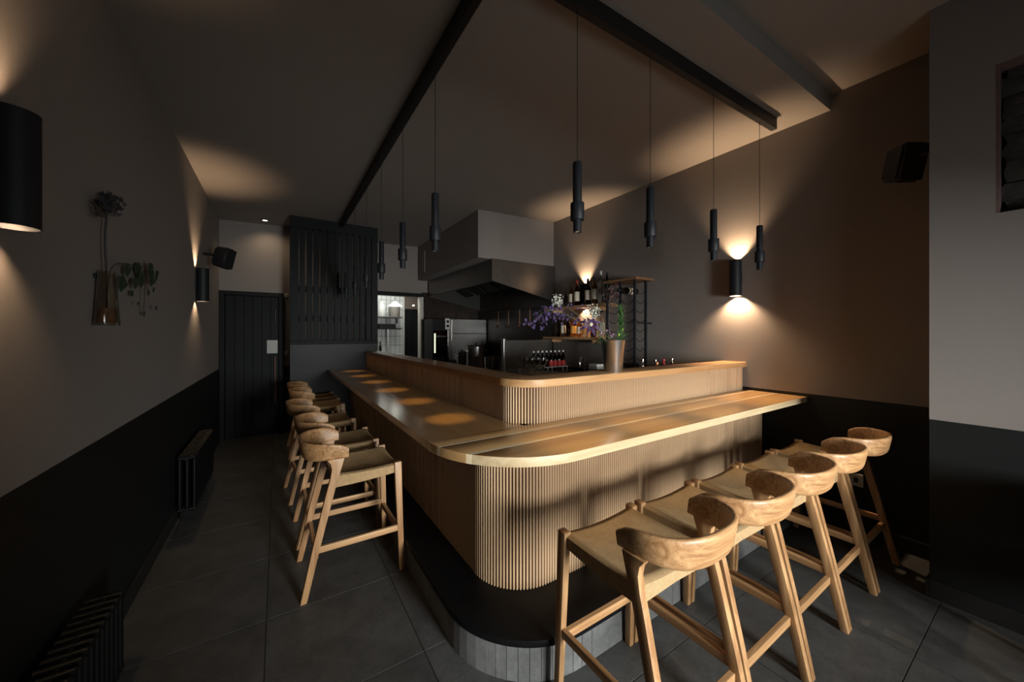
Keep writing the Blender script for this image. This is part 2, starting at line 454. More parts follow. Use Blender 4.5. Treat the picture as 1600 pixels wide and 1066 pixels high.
G().rbox(-0.045, YB + 0.01, 0.45, -0.025, YB + 0.034, 1.12, 0.004).build('kick_strip', plain('rust_wood', (0.10, 0.035, 0.02), 0.6), door1)
hd = G(); hd.tube([(-0.035, YB + 0.034, 1.62), (-0.035, YB - 0.01, 1.62), (-0.035, YB - 0.01, 1.80), (-0.035, YB + 0.034, 1.80)], 0.008)
hd.build('door_handle', steel, door1, smooth=40)
# kitchen back wall, with the opening to the service room
OX0, OX1, OZ = 1.40, 2.29, 2.15
g = G()
g.box(1.30, YK, OZ, OX1, YK + 0.12, 3.5); g.box(OX1, YK, 2.24, XR, YK + 0.12, 3.5)
g.box(1.30, YK, 0, OX0, YK + 0.12, OZ); g.box(1.18, YB + 0.12, 0, 1.30, YK + 0.12, 3.5)
g.mi = 1; g.box(OX1, YK, 0, XR, YK + 0.12, 2.24)
struct('wall_kitchen', 'back wall of the kitchen with an opening into a lit tiled room', g, [wall_paint, kitchen_tile], cat='wall')
g = G(); g.rbox(OX0, YK - 0.02, OZ, OX1 + 0.04, YK, OZ + 0.065, 0.003)
struct('trim_1', 'black lintel strip over the kitchen opening', g, frame_paint, cat='trim')
g = G(); g.rbox(OX1 - 0.035, YK - 0.02, 0, OX1 + 0.03, YK + 0.122, OZ, 0.003)
struct('trim_2', 'pale metal jamb at the right of the kitchen opening', g, plain('jamb_metal', (0.50, 0.46, 0.40), 0.5, metal=0.3), cat='trim')
# glazed dark tile on the right wall behind the stove
g = G(); g.box(XR - 0.012, 4.25, 0.95, XR, YK, 2.44)
struct('trim_3', 'dark glazed tile lining of the wall under the extractor hood', g, kitchen_tile, cat='wall')
# service room beyond
g = G(); g.box(1.0, 8.2, 0, 2.37, 8.3, 2.6); g.box(0.98, YK + 0.12, 0, 1.08, 8.3, 2.6)
struct('wall_service', 'white tiled wall of the bright room behind the kitchen', g, white_tile, cat='wall')
g = G(); g.box(2.37, 8.2, 2.02, 3.5, 8.3, 2.6); g.box(3.06, 8.2, 0, 3.5, 8.3, 2.02)
struct('wall_service_side', 'greyish wall above the dark door of the tiled room', g, plain('dun_paint', (0.16, 0.12, 0.10), 0.7), cat='wall')
g = G(); g.rbox(2.355, 8.16, 0, 2.395, 8.2, 2.6, 0.003)
struct('trim_4', 'white corner strip beside the dark inner door', g, white_plastic, cat='trim')
g = G(); g.box(2.395, 8.22, 0.01, 3.06, 8.26, 2.02)
door2 = struct('door_2', 'dark door in the tiled room behind the kitchen', g, frame_paint, cat='door')
for dx in (2.42, 2.62, 2.84): G().rbox(dx, 8.212, 0.2, dx + 0.17, 8.22, 1.9, 0.003).build('panel', dark_board, door2)
G().tube([(2.99, 8.22, 1.0), (2.99, 8.17, 1.0), (2.91, 8.17, 1.0)], 0.009).build('door_handle', steel, door2, smooth=40)
g = G(); g.box(0.98, YK + 0.12, 2.6, 3.5, 8.3, 2.7)
struct('ceiling_service', 'ceiling of the tiled room behind the kitchen', g, ceil_paint, cat='ceiling')

# ceiling: lower plane over the bar, raised strip over the viewer
def cpt(x, y, dz): return (x, y, ceil_z(x) + dz)
xa, xb = XL - 0.15, XR + 0.15
prof = [(YF - 0.12, 0.115), (0.985, 0.115), (0.985, 0.0), (YK + 0.12, 0.0), (YK + 0.12, 0.5), (YF - 0.12, 0.5)]
g = G(); g.loft([[cpt(xa, y, z) for y, z in prof], [cpt(xb, y, z) for y, z in prof]])
struct('ceiling', 'grey painted ceiling with a step down over the bar', g, ceil_paint, cat='ceiling')
# boxed-in duct above the extractor hood
g = G(); g.box(2.216, 4.25, 2.462, XR, YK, 3.2)
struct('bulkhead', 'grey boxed-in bulkhead hanging over the extractor hood', g, wall_paint, cat='bulkhead')
G().rbox(2.204, 6.30, 2.56, 2.216, 6.58, 2.95, 0.003).build('access_panel', wall_paint, bpy.data.objects['bulkhead'])

# floor with its tiles
g = G(); g.box(XL - 0.15, YF, -0.06, XR + 0.15, 8.3, -0.004)
floor = struct('floor', 'floor of large dark grey stone tiles', g, grout, cat='floor')
T = 0.611
tile_me = G().rbox(-T/2 + 0.0018, -T/2 + 0.0018, -0.012, T/2 - 0.0018, T/2 - 0.0018, 0.0, 0.0012).mesh('tile', floor_tile_m)
for i in range(-1, 6):
    for j in range(-6, 8):
        cx, cy = -0.05 + T * (i + 0.5), 2.215 + T * (j + 0.5)
        if cx - T/2 < XL - 0.05 or cx + T/2 > XR + 0.05 or cy > 6.6 or cy < YF:
            x0, x1 = max(cx - T/2, XL), min(cx + T/2, XR); y0, y1 = max(cy - T/2, YF), min(cy + T/2, 6.7)
            if x1 - x0 < 0.02 or y1 - y0 < 0.02: continue
            G().rbox(x0 + .0018, y0 + .0018, -0.012, x1 - .0018, y1 - .0018, 0.0, 0.0012).build('tile', floor_tile_m, floor)
        else:
            link('tile', tile_me, floor, (cx, cy, 0), (0, 0, (i * 7 + j * 3) % 2 * pi))
cut = -0.05 - T
x0 = XL
for j in range(-6, 8):
    y0, y1 = max(2.215 + T * j, YF), min(2.215 + T * (j + 1), 6.7)
    if y1 - y0 > 0.02 and cut - x0 > 0.004: G().rbox(x0, y0 + .0018, -0.012, cut - .0018, y1 - .0018, 0.0, 0.0005).build('tile', floor_tile_m, floor)
# skirting
bb = plain('skirting_paint', (0.02, 0.0195, 0.0195), 0.5, spec=0.25)
g = G(); g.rbox(XP - 0.012, YF, 0, XP, YP, 0.10, 0.003); g.rbox(XP - 0.012, YP, 0, XR, YP + 0.012, 0.10, 0.003)
struct('baseboard_pillar', 'dark skirting board along the wall pier', g, bb, cat='skirting')
g = G(); g.rbox(XL, YF, 0, XL + 0.012, YB - 0.04, 0.10, 0.003)
struct('baseboard_left', 'dark skirting board along the left wall', g, bb, cat='skirting')
g = G(); g.rbox(XR - 0.012, YP + 0.012, 0, XR, 1.10, 0.10, 0.003)
struct('baseboard_right', 'dark skirting board on the recessed right wall', g, bb, cat='skirting')

# black steel beams on the ceiling that carry the pendants
BX, BY = 0.755, 1.255
zb = lambda x: ceil_z(x) - 0.092
g = G()
ye = 5.58
z0, z1 = zb(BX), ceil_z(BX) + 0.004
g.box(BX - 0.018, BY - 0.02, z0, BX + 0.018, ye, z1)
bl = g.build('ceiling_beam', beam_black); tag(bl, 'black beam on the ceiling running along the passage to the slatted screen', 'beam'); bl['kind'] = 'structure'
g = G()
R = lambda x: [(x, BY - 0.02, zb(x)), (x, BY + 0.02, zb(x)), (x, BY + 0.02, ceil_z(x) + 0.004), (x, BY - 0.02, ceil_z(x) + 0.004)]
g.loft([R(BX + 0.018), R(3.24)])
br = g.build('ceiling_beam', beam_black); tag(br, 'black beam on the ceiling running across to the right wall', 'beam'); br['kind'] = 'structure'
g = G(); R2 = lambda x: [(x, BY - 0.045, ceil_z(x) - 0.006), (x, BY + 0.03, ceil_z(x) - 0.006), (x, BY + 0.03, ceil_z(x) + 0.003), (x, BY - 0.045, ceil_z(x) + 0.003)]
g.loft([R2(BX + 0.03), R2(3.25)]); g.build('flange', ceil_paint, br)

# ------------------------------------------------------------------ bar: rounded-corner L
def lpath(x, y, r, xe, ye, step=0.03):
    """points with outward normals from the far left end round the corner to the right end"""
    pts = [((x, ye), (-1, 0)), ((x, y + r), (-1, 0))]
    n = max(6, int(r * pi / 2 / step))
    for i in range(1, n):
        a = pi + (pi / 2) * i / n
        pts.append(((x + r + r * cos(a), y + r + r * sin(a)), (cos(a), sin(a))))
    pts += [((x + r, y), (0, -1)), ((xe, y), (0, -1))]
    return pts
def path_at(x, y, r, xe, ye, s):
    L1 = ye - (y + r); La = r * pi / 2
    if s < L1: return (x, ye - s), (-1.0, 0.0)
    if s < L1 + La:
        a = pi + (s - L1) / r
        return (x + r + r * cos(a), y + r + r * sin(a)), (cos(a), sin(a))
    return (x + r + (s - L1 - La), y), (0.0, -1.0)
def path_len(x, y, r, xe, ye): return (ye - y - r) + r * pi / 2 + (xe - x - r)
def band(g, outer, inner, z0, z1):
    po = [p for p, _ in outer]; pi_ = [p for p, _ in inner]
    return g.prism(po + pi_[::-1], z0, z1)
YE = 5.585
XE = XR - 0.002
bar = thing('bar_counter', 'L-shaped oak-slatted bar on a grey tiled plinth with a rounded corner', 'bar', (0, 0, 0))
# plinth core + tiles
PL = (0.675, 1.155, 0.435, XE, YE)
core = lpath(0.685, 1.165, 0.425, XE, YE)
inn = lpath(1.0, 1.55, 0.2, XE, YE)
band(G(), core, inn, 0.0, 0.155).build('plinth_core', grout, bar, smooth=40)
def strip(path, s0, s1, z0, z1, t, gap=0.0012, n=1):
    g = G(); ring0, ring1 = [], []
    for k in range(n + 1):
        s = s0 + gap + (s1 - s0 - 2 * gap) * k / n
        (px, py), (nx, ny) = path_at(*path, s)
        ring0.append((px, py)); ring1.append((px - nx * t, py - ny * t))
    return g.prism(ring0 + ring1[::-1], z0, z1)
L1 = YE - PL[1] - PL[2]; La = PL[2] * pi / 2; Lt = path_len(*PL)
cuts = [0.0]
while cuts[-1] + 0.6 < L1 - 0.02: cuts.append(cuts[-1] + 0.6)
cuts += [L1 + La * k / 14 for k in range(0, 15)]
cuts += [L1 + La + 0.06 + 0.6 * k for k in range(0, 4)] + [Lt]
for a, b in zip(cuts, cuts[1:]):
    strip(PL, a, b, 0.001, 0.155, 0.012).build('plinth_tile', lit_plinth_tile_m, bar)
# black foot ledge
band(G(), lpath(0.658, 1.138, 0.452, XE, YE), lpath(0.93, 1.50, 0.2, XE, YE), 0.155, 0.187).build('foot_ledge', ledge_black, bar, smooth=40, bevel=0.008)
# slatted panels
PITCH = 0.0165
def slat_mesh(z0, z1, name):
    prof = [(-0.0052, 0), (-0.0044, 0.0052), (-0.0020, 0.0085), (0.0020, 0.0085), (0.0044, 0.0052), (0.0052, 0)]
    return G().prism(prof, z0, z1).mesh(name, slat_oak, smooth=50)
def slat_panel(name, x, y, r, z0, z1, thick, s_near):
    PT = (x, y, r, XE, YE)
    pan = band(G(), lpath(*PT, step=0.02), lpath(x + thick, y + thick, max(0.05, r - thick), XE, YE), z0, z1).build(name, backing, bar, smooth=40)
    me = slat_mesh(z0, z1, 'slat'); LL = path_len(*PT); n = int(LL / PITCH)
    s_c = (YE - y - r) + r * pi / 4
    idx = sorted(range(n), key=lambda k: abs((k + 0.5) * PITCH - s_c - s_near))
    own = set(idx[:150]); rest = G(); sm = G().prism([(-0.0052, 0), (-0.0044, 0.0052), (-0.0020, 0.0085), (0.0020, 0.0085), (0.0044, 0.0052), (0.0052, 0)], z0, z1)
    for k in range(n):
        (px, py), (nx, ny) = path_at(*PT, (k + 0.5) * PITCH)
        a = math.atan2(ny, nx) - pi / 2
        if k in own: link('slat', me, pan, (px, py, 0), (0, 0, a))
        else: rest.merge(sm, Matrix.Translation((px, py, 0)) @ Matrix.Rotation(a, 4, 'Z'))
    o = rest.build('slats', slat_oak, pan, smooth=50); o['kind'] = 'stuff'
    return pan
slat_panel('lower_panel', 0.880, 1.445, 0.26, 0.187, 0.915, 0.04, 0.6)
slat_panel('upper_panel', 1.083, 1.602, 0.16, 0.955, 1.158, 0.04, 0.6)

# lower worktop
lw = thing('lower_worktop', 'broad oak worktop of the bar where the stools stand, rounded at the corner', 'worktop', (0, 0, 0))
WX, WY, WR = 0.58, 1.13, 0.48
def xo(y):
    if y >= WY + WR: return WX
    t = WY + WR - y
    return WX + WR - sqrt(max(0, WR * WR - t * t))
def board_along_x(y0, y1, mat, z0=0.915, z1=0.955):
    n = 22; ys = [y0 + (y1 - y0) * (1 - cos(pi * k / n)) / 2 for k in range(n + 1)]
    poly = [(XE, y0), (XE, y1)] + [(xo(y), y) for y in reversed(ys)]
    q = []
    for p in poly:
        if not q or (abs(p[0] - q[-1][0]) + abs(p[1] - q[-1][1])) > 1e-4: q.append(p)
    return G().prism(q, z0, z1)
e = 0.0003
for y0, y1, m, nm in ((1.13, 1.335, board_x, 'front_board'), (1.335, 1.358, pale_x, 'pale_strip'), (1.358, 1.500, board_x, 'board'),
                  (1.500, 1.520, pale_x, 'pale_strip'), (1.520, 1.61, board_x, 'board')):
    if nm == 'front_board':
        board_along_x(y0 + e, y1 - e, m).build(nm, [m, edge_x], lw, smooth=35, bevel=0.0012, facefn=lambda n: 1 if n.y < -0.35 and abs(n.z) < 0.8 else 0)
    else: board_along_x(y0 + e, y1 - e, m).build(nm, m, lw, smooth=35, bevel=0.0012)
for x0, x1 in ((WX, 0.745), (0.745, 0.915), (0.915, 1.115)):
    G().rbox(x0 + e, 1.61 + e, 0.915, x1 - e, YE, 0.955, 0.0015).build('board', board_y, lw)
# upper bar top
ut = thing('upper_bar_top', 'narrow raised oak bar top above the slatted riser', 'worktop', (0, 0, 0))
UX, UY, UR, UW = 1.052, 1.564, 0.20, 0.20
op = lpath(UX, UY, UR, XE, YE, step=0.02)
corner = [p for p, _ in op if p[1] <= UY + UW + 1e-6]
poly = [(XE, UY), (XE, UY + UW), (UX, UY + UW)] + [p for p in corner if p[1] < UY + UW - 1e-4][:-1]
G().prism(poly, 1.158, 1.201).build('front_board', top_x, ut, smooth=35, bevel=0.004)
G().rbox(UX, UY + UW + e, 1.158, UX + UW, YE, 1.201, 0.004).build('passage_board', top_y, ut)

# slatted screen at the end of the bar
sc = thing('slatted_screen', 'tall dark green slatted screen standing at the far end of the bar', 'screen', (0, 0, 0))
SX0, SX1, SY = 0.13, 1.245, 5.60
G().rbox(SX0, SY, 0, SX1, SY + 0.06, 1.31, 0.004).build('base_panel', dark_paint, sc)
zt = ceil_z(0.6) - 0.02
G().rbox(SX0, SY, zt - 0.14, SX1, SY + 0.06, zt, 0.004).build('top_rail', dark_board, sc)
G().rbox(SX0, SY - 0.012, 1.31, SX1, SY + 0.05, 1.355, 0.004).build('bottom_rail', dark_board, sc)
for xs, xe in ((SX0, SX0 + 0.10), (SX1 - 0.085, SX1)): G().rbox(xs, SY, 1.355, xe, SY + 0.06, zt - 0.14, 0.004).build('stile', dark_board, sc)
n = 11; pit = (SX1 - 0.085 - SX0 - 0.10) / n
sl = G().rbox(0.010, SY + 0.008, 1.355, pit - 0.010, SY + 0.045, zt - 0.14, 0.003).mesh('slat', dark_board)
for i in range(n): link('slat', sl, sc, (SX0 + 0.10 + i * pit, 0, 0))
G().rbox(SX0 + 0.1, SY + 0.05, 2.02, SX1 - 0.085, SY + 0.075, 2.10, 0.003).build('cross_rail', dark_board, sc)
G().rbox(SX0 + 0.1, SY + 0.05, 1.62, SX1 - 0.085, SY + 0.075, 1.70, 0.003).build('cross_rail', dark_board, sc)

# ------------------------------------------------------------------ bar stools
def make_stool(label, group):
    t = thing('bar_stool', label, 'stool', (0, 0, 0), 0, group)
    # seat: woven cord over four rails, dished in the middle
    g = G(); nx, ny = 20, 18; x1, y0, y1 = 0.207, -0.118, 0.256
    def top(u, v):
        z = 0.660 - 0.030 * (1 - u * u) * (0.55 + 0.45 * (1 - v * v)) - 0.006 * (1 - v * v)
        for q in (abs(u), abs(v)):
            if q > 0.93: z -= 0.012 * ((q - 0.93) / 0.07) ** 2
        return z
    us = [-1 + 2 * i / nx for i in range(nx + 1)]; us = [math.copysign(abs(u) ** 0.8, u) for u in us]
    vs_ = [-1 + 2 * j / ny for j in range(ny + 1)]; vs_ = [math.copysign(abs(v) ** 0.8, v) for v in vs_]
    V = []; Fc = []
    for v in vs_:
        for u in us: V.append((u * x1, (y0 + y1) / 2 + v * (y1 - y0) / 2, top(u, v)))
    A = len(V)
    for v in vs_:
        for u in us:
            d = 0.045 + 0.020 * (1 - v) / 2 - 0.022 * (1 - abs(u) ** 1.5) * (0.4 + 0.6 * abs(v))
            V.append((u * x1 * 0.985, (y0 + y1) / 2 + v * (y1 - y0) / 2 * 0.985, top(u, v) - d))
    w = nx + 1
    for j in range(ny):
        for i in range(nx):
            a = j * w + i; Fc.append((a, a + 1, a + 1 + w, a + w)); Fc.append((A + a, A + a + w, A + a + 1 + w, A + a + 1))
    for i in range(nx):
        Fc.append((i, A + i, A + i + 1, i + 1)); a = ny * w + i; Fc.append((a, a + 1, A + a + 1, A + a))
    for j in range(ny):
        a = j * w; Fc.append((a, a + w, A + a + w, A + a)); a = j * w + nx; Fc.append((a, A + a, A + a + w, a + w))
    g.add(V, Fc).build('seat', cord_m, t, smooth=40)
    # legs
    for s in (-1, 1):
        g = G(); g.bar((s * 0.216, 0.262, 0.0), (s * 0.203, 0.240, 0.664), 0.026, 0.030, 0.034, 0.042)
        g.build('leg', oak_z, t, bevel=0.004, smooth=40)
        # rear leg: leans forward and flares back into the backrest
        fe = [(-0.248, 0.0), (-0.178, 0.30), (-0.108, 0.58), (-0.060, 0.746)]
        be = [(-0.280, 0.0), (-0.217, 0.30), (-0.155, 0.56), (-0.134, 0.64), (-0.126, 0.690), (-0.132, 0.722), (-0.150, 0.746)]
        prof = [(y, z) for y, z in be] + [(y, z) for y, z in fe[::-1]]
        g = G(); n = len(prof)
        off = lambda z: s * (0.218 - 0.012 * z / 0.745)
        r0 = [(off(z) - 0.0145, y, z) for y, z in prof]; r1 = [(off(z) + 0.0145, y, z) for y, z in prof]
        g.loft([r0, r1]); g.build('leg', oak_z, t, bevel=0.004, smooth=40)
    # stretchers
    for s in (-1, 1):
        G().bar((s * 0.212, -0.200, 0.262), (s * 0.212, 0.242, 0.262), 0.020, 0.034).build('stretcher', oak_y, t, bevel=0.003)
    G().bar((-0.20, 0.250, 0.235), (0.20, 0.250, 0.235), 0.034, 0.022, side=(0, 0, 1)).build('stretcher', oak_x, t, bevel=0.003)
    G().bar((-0.20, -0.202, 0.225), (0.20, -0.202, 0.225), 0.034, 0.022, side=(0, 0, 1)).build('stretcher', oak_x, t, bevel=0.003)
    # backrest: thick steamed U with rounded tips
    g = G(); rings = []; m = 46; a_, b_ = 0.207, 0.178; yc = -0.082
    for k in range(m + 1):
        th = -0.10 + (pi + 0.20) * k / m
        ex = 2 / 2.5
        cx = a_ * math.copysign(abs(cos(th)) ** ex, cos(th)); cy = yc - b_ * math.copysign(abs(sin(th)) ** ex, sin(th))
        if th < 0: cx, cy = a_, yc + b_ * 0.55 * (-th / 0.10) * 0.45
        if th > pi: cx, cy = -a_, yc + b_ * 0.55 * ((th - pi) / 0.10) * 0.45
        rings.append((cx, cy))
    R3 = []
    for k, (cx, cy) in enumerate(rings):
        p, q = rings[max(k - 1, 0)], rings[min(k + 1, m)]
        tx, ty = q[0] - p[0], q[1] - p[1]; l = math.hypot(tx, ty); tx /= l; ty /= l
        nx_, ny_ = ty, -tx
        # nx_ points outward
        if nx_ * cx + ny_ * (cy - yc) < 0: nx_, ny_ = -nx_, -ny_
        tip = min(k, m - k) / 5.0
        sc_ = 1.0 if tip >= 1 else 0.62 + 0.38 * sqrt(max(0, 1 - (1 - tip) ** 2))
        rear = sin(pi * min(1, max(0, (k - 3) / (m - 6))))
        zb_ = 0.741 - 0.010 * rear; zt_ = zb_ + (0.093 + 0.016 * rear) * sc_
        hh = (zt_ - zb_) / 2; hw = 0.0130 * (0.8 + 0.2 * sc_); zc = (zt_ + zb_) / 2
        ring = []
        for i in range(14):
            an = 2 * pi * i / 14
            ca, sa = cos(an), sin(an)
            du = hw * math.copysign(abs(ca) ** 0.6, ca); dv = hh * math.copysign(abs(sa) ** 0.45, sa)
            du += 0.009 * dv / 0.05
            ring.append((cx + nx_ * du, cy + ny_ * du, zc + dv))
        R3.append(ring)
    g.loft(R3); g.build('backrest', oak_x, t, smooth=60)
    return t
GR = 'oak bar stools with woven cord seats'
proto = make_stool('oak stool nearest the camera in front of the bar, beside the rounded corner', GR)
FRONT = [(1.165, 0.861, 0.0), (1.632, 0.861, 0.0), (2.10, 0.861, 0.0), (2.568, 0.861, 0.0), (3.05, 0.861, 0.0)]
FL = ['oak stool nearest the camera at the bar front, first from the rounded corner',
      'second oak stool from the rounded corner along the bar front',
      'middle oak stool of the five along the bar front',
      'fourth oak stool along the bar front, next to the last by the wall',
      'last oak stool along the bar front, against the right wall']
for i, (x, y, r) in enumerate(FRONT):
    if i == 0: proto.location = (x, y, 0); proto.rotation_euler = (0, 0, r); proto['label'] = FL[0]
    else: copy_tree(proto, (x, y, 0), r, FL[i], GR)
LEFT = [(0.378, 2.46, -pi/2), (0.375, 3.045, -pi/2), (0.335, 3.83, -pi/2 + 0.07), (0.375, 4.68, -pi/2), (0.37, 5.28, -pi/2)]
LL_ = ['oak stool on the passage side of the bar nearest the camera',
       'second oak stool along the passage side of the bar',
       'third oak stool along the passage side, turned slightly askew',
       'fourth oak stool along the passage side of the bar',
       'last oak stool on the passage side, before the slatted screen']
for (x, y, r), lb in zip(LEFT, LL_): copy_tree(proto, (x, y, 0), r, lb, GR)

# ------------------------------------------------------------------ pendants
def make_pendant(loc, ztop, label):
    t = thing('pendant_lamp', label, 'lamp', loc, 0, 'black tube pendant lamps over the bar')
    zt_ = ztop - loc[2]
    G().tube([(0, 0, zt_), (0, 0, 0.325)], 0.0018, 6).build('cord', black_metal, t)
    G().lathe([(0.006, 0.330), (0.019, 0.328), (0.021, 0.323), (0.021, 0.125)], 20).build('upper_tube', black_metal, t, smooth=40)
    G().lathe([(0.022, 0.138), (0.031, 0.137), (0.032, 0.134), (0.032, 0.060), (0.030, 0.057), (0.020, 0.057)], 20).build('collar', black_metal, t, smooth=40)
    G().lathe([(0.019, 0.06), (0.0195, 0.0), (0.0165, 0.0), (0.0165, 0.010)], 20, caps=False).build('lower_tube', black_metal, t, smooth=40)
    G().lathe([(0.0164, 0.012), (0.0164, 0.008)], 16).build('lens', pend_glow, t)
    return t
ZP = 1.925
NAMES = ['first', 'second', 'third', 'fourth', 'fifth', 'sixth']
for i, x in enumerate((1.176, 1.716, 2.364, 3.00)):
    t = make_pendant((x, BY, ZP), zb(x), NAMES[i] + ' black tube pendant from the corner, hanging over the bar front')
    spot('pendant_beam', (x, BY, ZP - 0.004), (0, 0, -1), 20.0, 36, 1.0, WARM, radius=0.012)
for i, y in enumerate((1.976, 2.62, 3.257, 3.90, 4.54, 5.19)):
    t = make_pendant((BX, y, ZP), zb(BX), NAMES[i] + ' black tube pendant from the camera, hanging over the passage counter')
    spot('pendant_beam', (BX, y, ZP - 0.004), (0.09, 0, -1), 24.0, 21, 1.0, WARM, radius=0.012)

# ------------------------------------------------------------------ wall sconces
def sconce(x, y, zc, side, label, pu, pd):
    t = thing('wall_sconce', label, 'lamp', (x, y, zc), 0, 'black cylinder wall sconces')
    h = 0.16; r = 0.048
    G().lathe([(r - 0.003, -h + 0.052), (r - 0.003, -h), (r, -h), (r, h), (r - 0.003, h), (r - 0.003, h - 0.072)], 24, caps=False).build('body', black_metal, t, smooth=40)
    G().lathe([(r - 0.0035, -h + 0.053), (r - 0.0035, h - 0.073)], 24).build('inner_core', black_metal, t, smooth=40)
    s = 1 if side > 0 else -1
    G().rbox(min(s * 0.045, s * 0.058), -0.03, -0.06, max(s * 0.045, s * 0.058), 0.03, 0.06, 0.002).build('wall_plate', black_metal, t)
    for k in (-1, 1):
        za = h - 0.072 if k > 0 else -h + 0.052
        G().lathe([(0.026, 0), (0.026, 0.006)], 16, (0, 0, za if k > 0 else za - 0.006)).build('bulb', lamp_glow, t, smooth=40)
        spot('sconce_beam', (x + s * 0.010, y, zc + za + k * 0.014), (0.12 * s, 0, k), pu if k > 0 else pd, 96 if k > 0 else 150, 1.0, (1.0, 0.68, 0.40), radius=0.012)
    return t
sconce(XR - 0.058, 1.634, 1.95, 1, 'black cylinder sconce glowing up and down on the right wall between pendants', 70, 60)
sconce(XR - 0.058, 3.56, 1.955, 1, 'black cylinder sconce behind the bottles on the upper shelf', 55, 20)
sconce(XL + 0.058, 1.585, 1.905, -1, 'large-looking black sconce on the left wall nearest the camera', 20, 9)
sconce(XL + 0.058, 4.57, 1.925, -1, 'black cylinder sconce on the left wall near the passage door', 28, 7)

# passage downlight
t = thing('recessed_downlight', 'small lit downlight in the ceiling before the passage door', 'lamp', (-0.15, 6.0, ceil_z(-0.15)))
G().lathe([(0.030, 0.0), (0.030, -0.012), (0.045, -0.010), (0.047, 0.0)], 20, caps=False).build('trim_ring', black_metal, t, smooth=40)
G().lathe([(0.03, -0.002), (0.03, -0.010)], 16).build('lens', down_glow, t)
spot('downlight_beam', (-0.15, 6.0, ceil_z(-0.15) - 0.02), (0.08, 0.10, -1), 8.0, 140, 1.0, (1.0, 0.76, 0.48), radius=0.03)

# ------------------------------------------------------------------ speakers
def speaker(loc, rz, tilt, wall_pt, label, s=1.0):
    t = thing('wall_speaker', label, 'speaker', loc, 0)
    M = Matrix.Rotation(rz, 4, 'Z') @ Matrix.Rotation(tilt, 4, 'X')
    w, d, h = 0.075 * s, 0.075 * s, 0.115 * s
    def cab(fr):
        bm = bmesh.new(); bmesh.ops.create_cube(bm, size=2)
        for v in bm.verts:
            k = 0.68 if v.co.y > 0 else 1.0
            v.co = Vector((v.co.x * w * k, v.co.y * d, v.co.z * h * (0.86 if v.co.y > 0 else 1.0)))
        bmesh.ops.bevel(bm, geom=list(bm.edges), offset=0.018 * s, segments=3, affect='EDGES')
        return bm
    G().from_bm(cab(1), M).build('cabinet', black_metal, t, smooth=50)
    g = G(); g.rbox(-w * 0.9, -d - 0.006, -h * 0.9, w * 0.9, -d + 0.004, h * 0.9, 0.004)
    gg = G().merge(g, M); gg.build('grille', black_grille, t)
    bk = M @ Vector((0, d * 0.9, 0)); wp = Vector(wall_pt) - Vector(loc)
    G().tube([bk, (bk + wp) / 2 + Vector((0, 0, 0.01)), wp], 0.014 * s, 10).build('bracket', black_metal, t, smooth=40)
    return t
speaker((3.27, 0.575, 2.51), radians(-35), radians(14), (3.20, 0.425, 2.52), 'black wall speaker on the right beside the grey pier')
speaker((-0.50, 4.95, 2.27), radians(62), radians(14), (XL, 5.0, 2.30), 'black wall speaker above the sconce near the passage door')

# ------------------------------------------------------------------ radiators
def radiator(y0, y1, z0, z1, label):
    t = thing('column_radiator', label, 'radiator', (XL + 0.085, y0, 0))
    g = G()
    for dx in (-0.042, 0, 0.042): g.tube([(dx, 0, z0 + 0.02), (dx, 0, z1 - 0.02)], 0.0115, 8)
    for z in (z0 + 0.018, z1 - 0.018):
        g.tube([(-0.052, 0, z), (-0.04, 0, z), (0.04, 0, z), (0.052, 0, z)], 0.016, 8)
    me = g.mesh('section', rad_black, smooth=50)
    n = int((y1 - y0) / 0.045)
    for i in range(n): link('section', me, t, (0, (i + 0.5) * 0.045, 0))
    for z in (z0 + 0.02, z1 - 0.02):
        G().tube([(0, 0.0, z), (0, n * 0.045, z)], 0.014, 8).build('header_pipe', rad_black, t, smooth=40)
    for y in (0.10, n * 0.045 - 0.10):
        G().rbox(-0.05, y - 0.01, 0, 0.05, y + 0.01, z0 + 0.02, 0.003).build('foot', rad_black, t)
    G().tube([(0, n * 0.045, z0 + 0.02), (0, n * 0.045 + 0.05, z0 + 0.02), (0, n * 0.045 + 0.05, 0.002)], 0.009, 8).build('valve_pipe', rad_black, t, smooth=40)
    return t
radiator(1.05, 2.17, 0.07, 0.405, 'black column radiator low on the left wall nearest the camera')
radiator(3.65, 4.62, 0.09, 0.52, 'black column radiator on the left wall farther along the passage')

# small fittings
def plate(x, y, z, dx, dy, dz, label, cat, name, detail='switch'):
    t = thing(name, label, cat, (x, y, z))
    G().rbox(-dx, -dy, -dz, dx, dy, dz, 0.002).build('faceplate', white_plastic, t)
    if dx < dy:
        for yy in ((-0.035, 0.035) if detail == 'socket' else (0,)):
            G().rbox(-dx - 0.003, yy - 0.012, -0.018, -dx, yy + 0.012, 0.018, 0.001).build('socket' if detail == 'socket' else 'rocker', paper if detail == 'switch' else grout, t)
    else:
        G().rbox(-0.01, -dy - 0.004, -0.015, 0.01, -dy, 0.015, 0.001).build('rocker', paper, t)
    return t
plate(XR - 0.006, 0.875, 0.40, 0.006, 0.074, 0.044, 'pale double socket low on the right wall behind the last stool', 'socket', 'wall_socket', 'socket')
plate(0.10, YB - 0.006, 2.02, 0.022, 0.006, 0.03, 'small pale sensor beside the top corner of the passage door', 'sensor', 'door_sensor')
plate(0.10, YB - 0.006, 1.18, 0.022, 0.006, 0.03, 'small pale light switch beside the passage door', 'switch', 'light_switch')

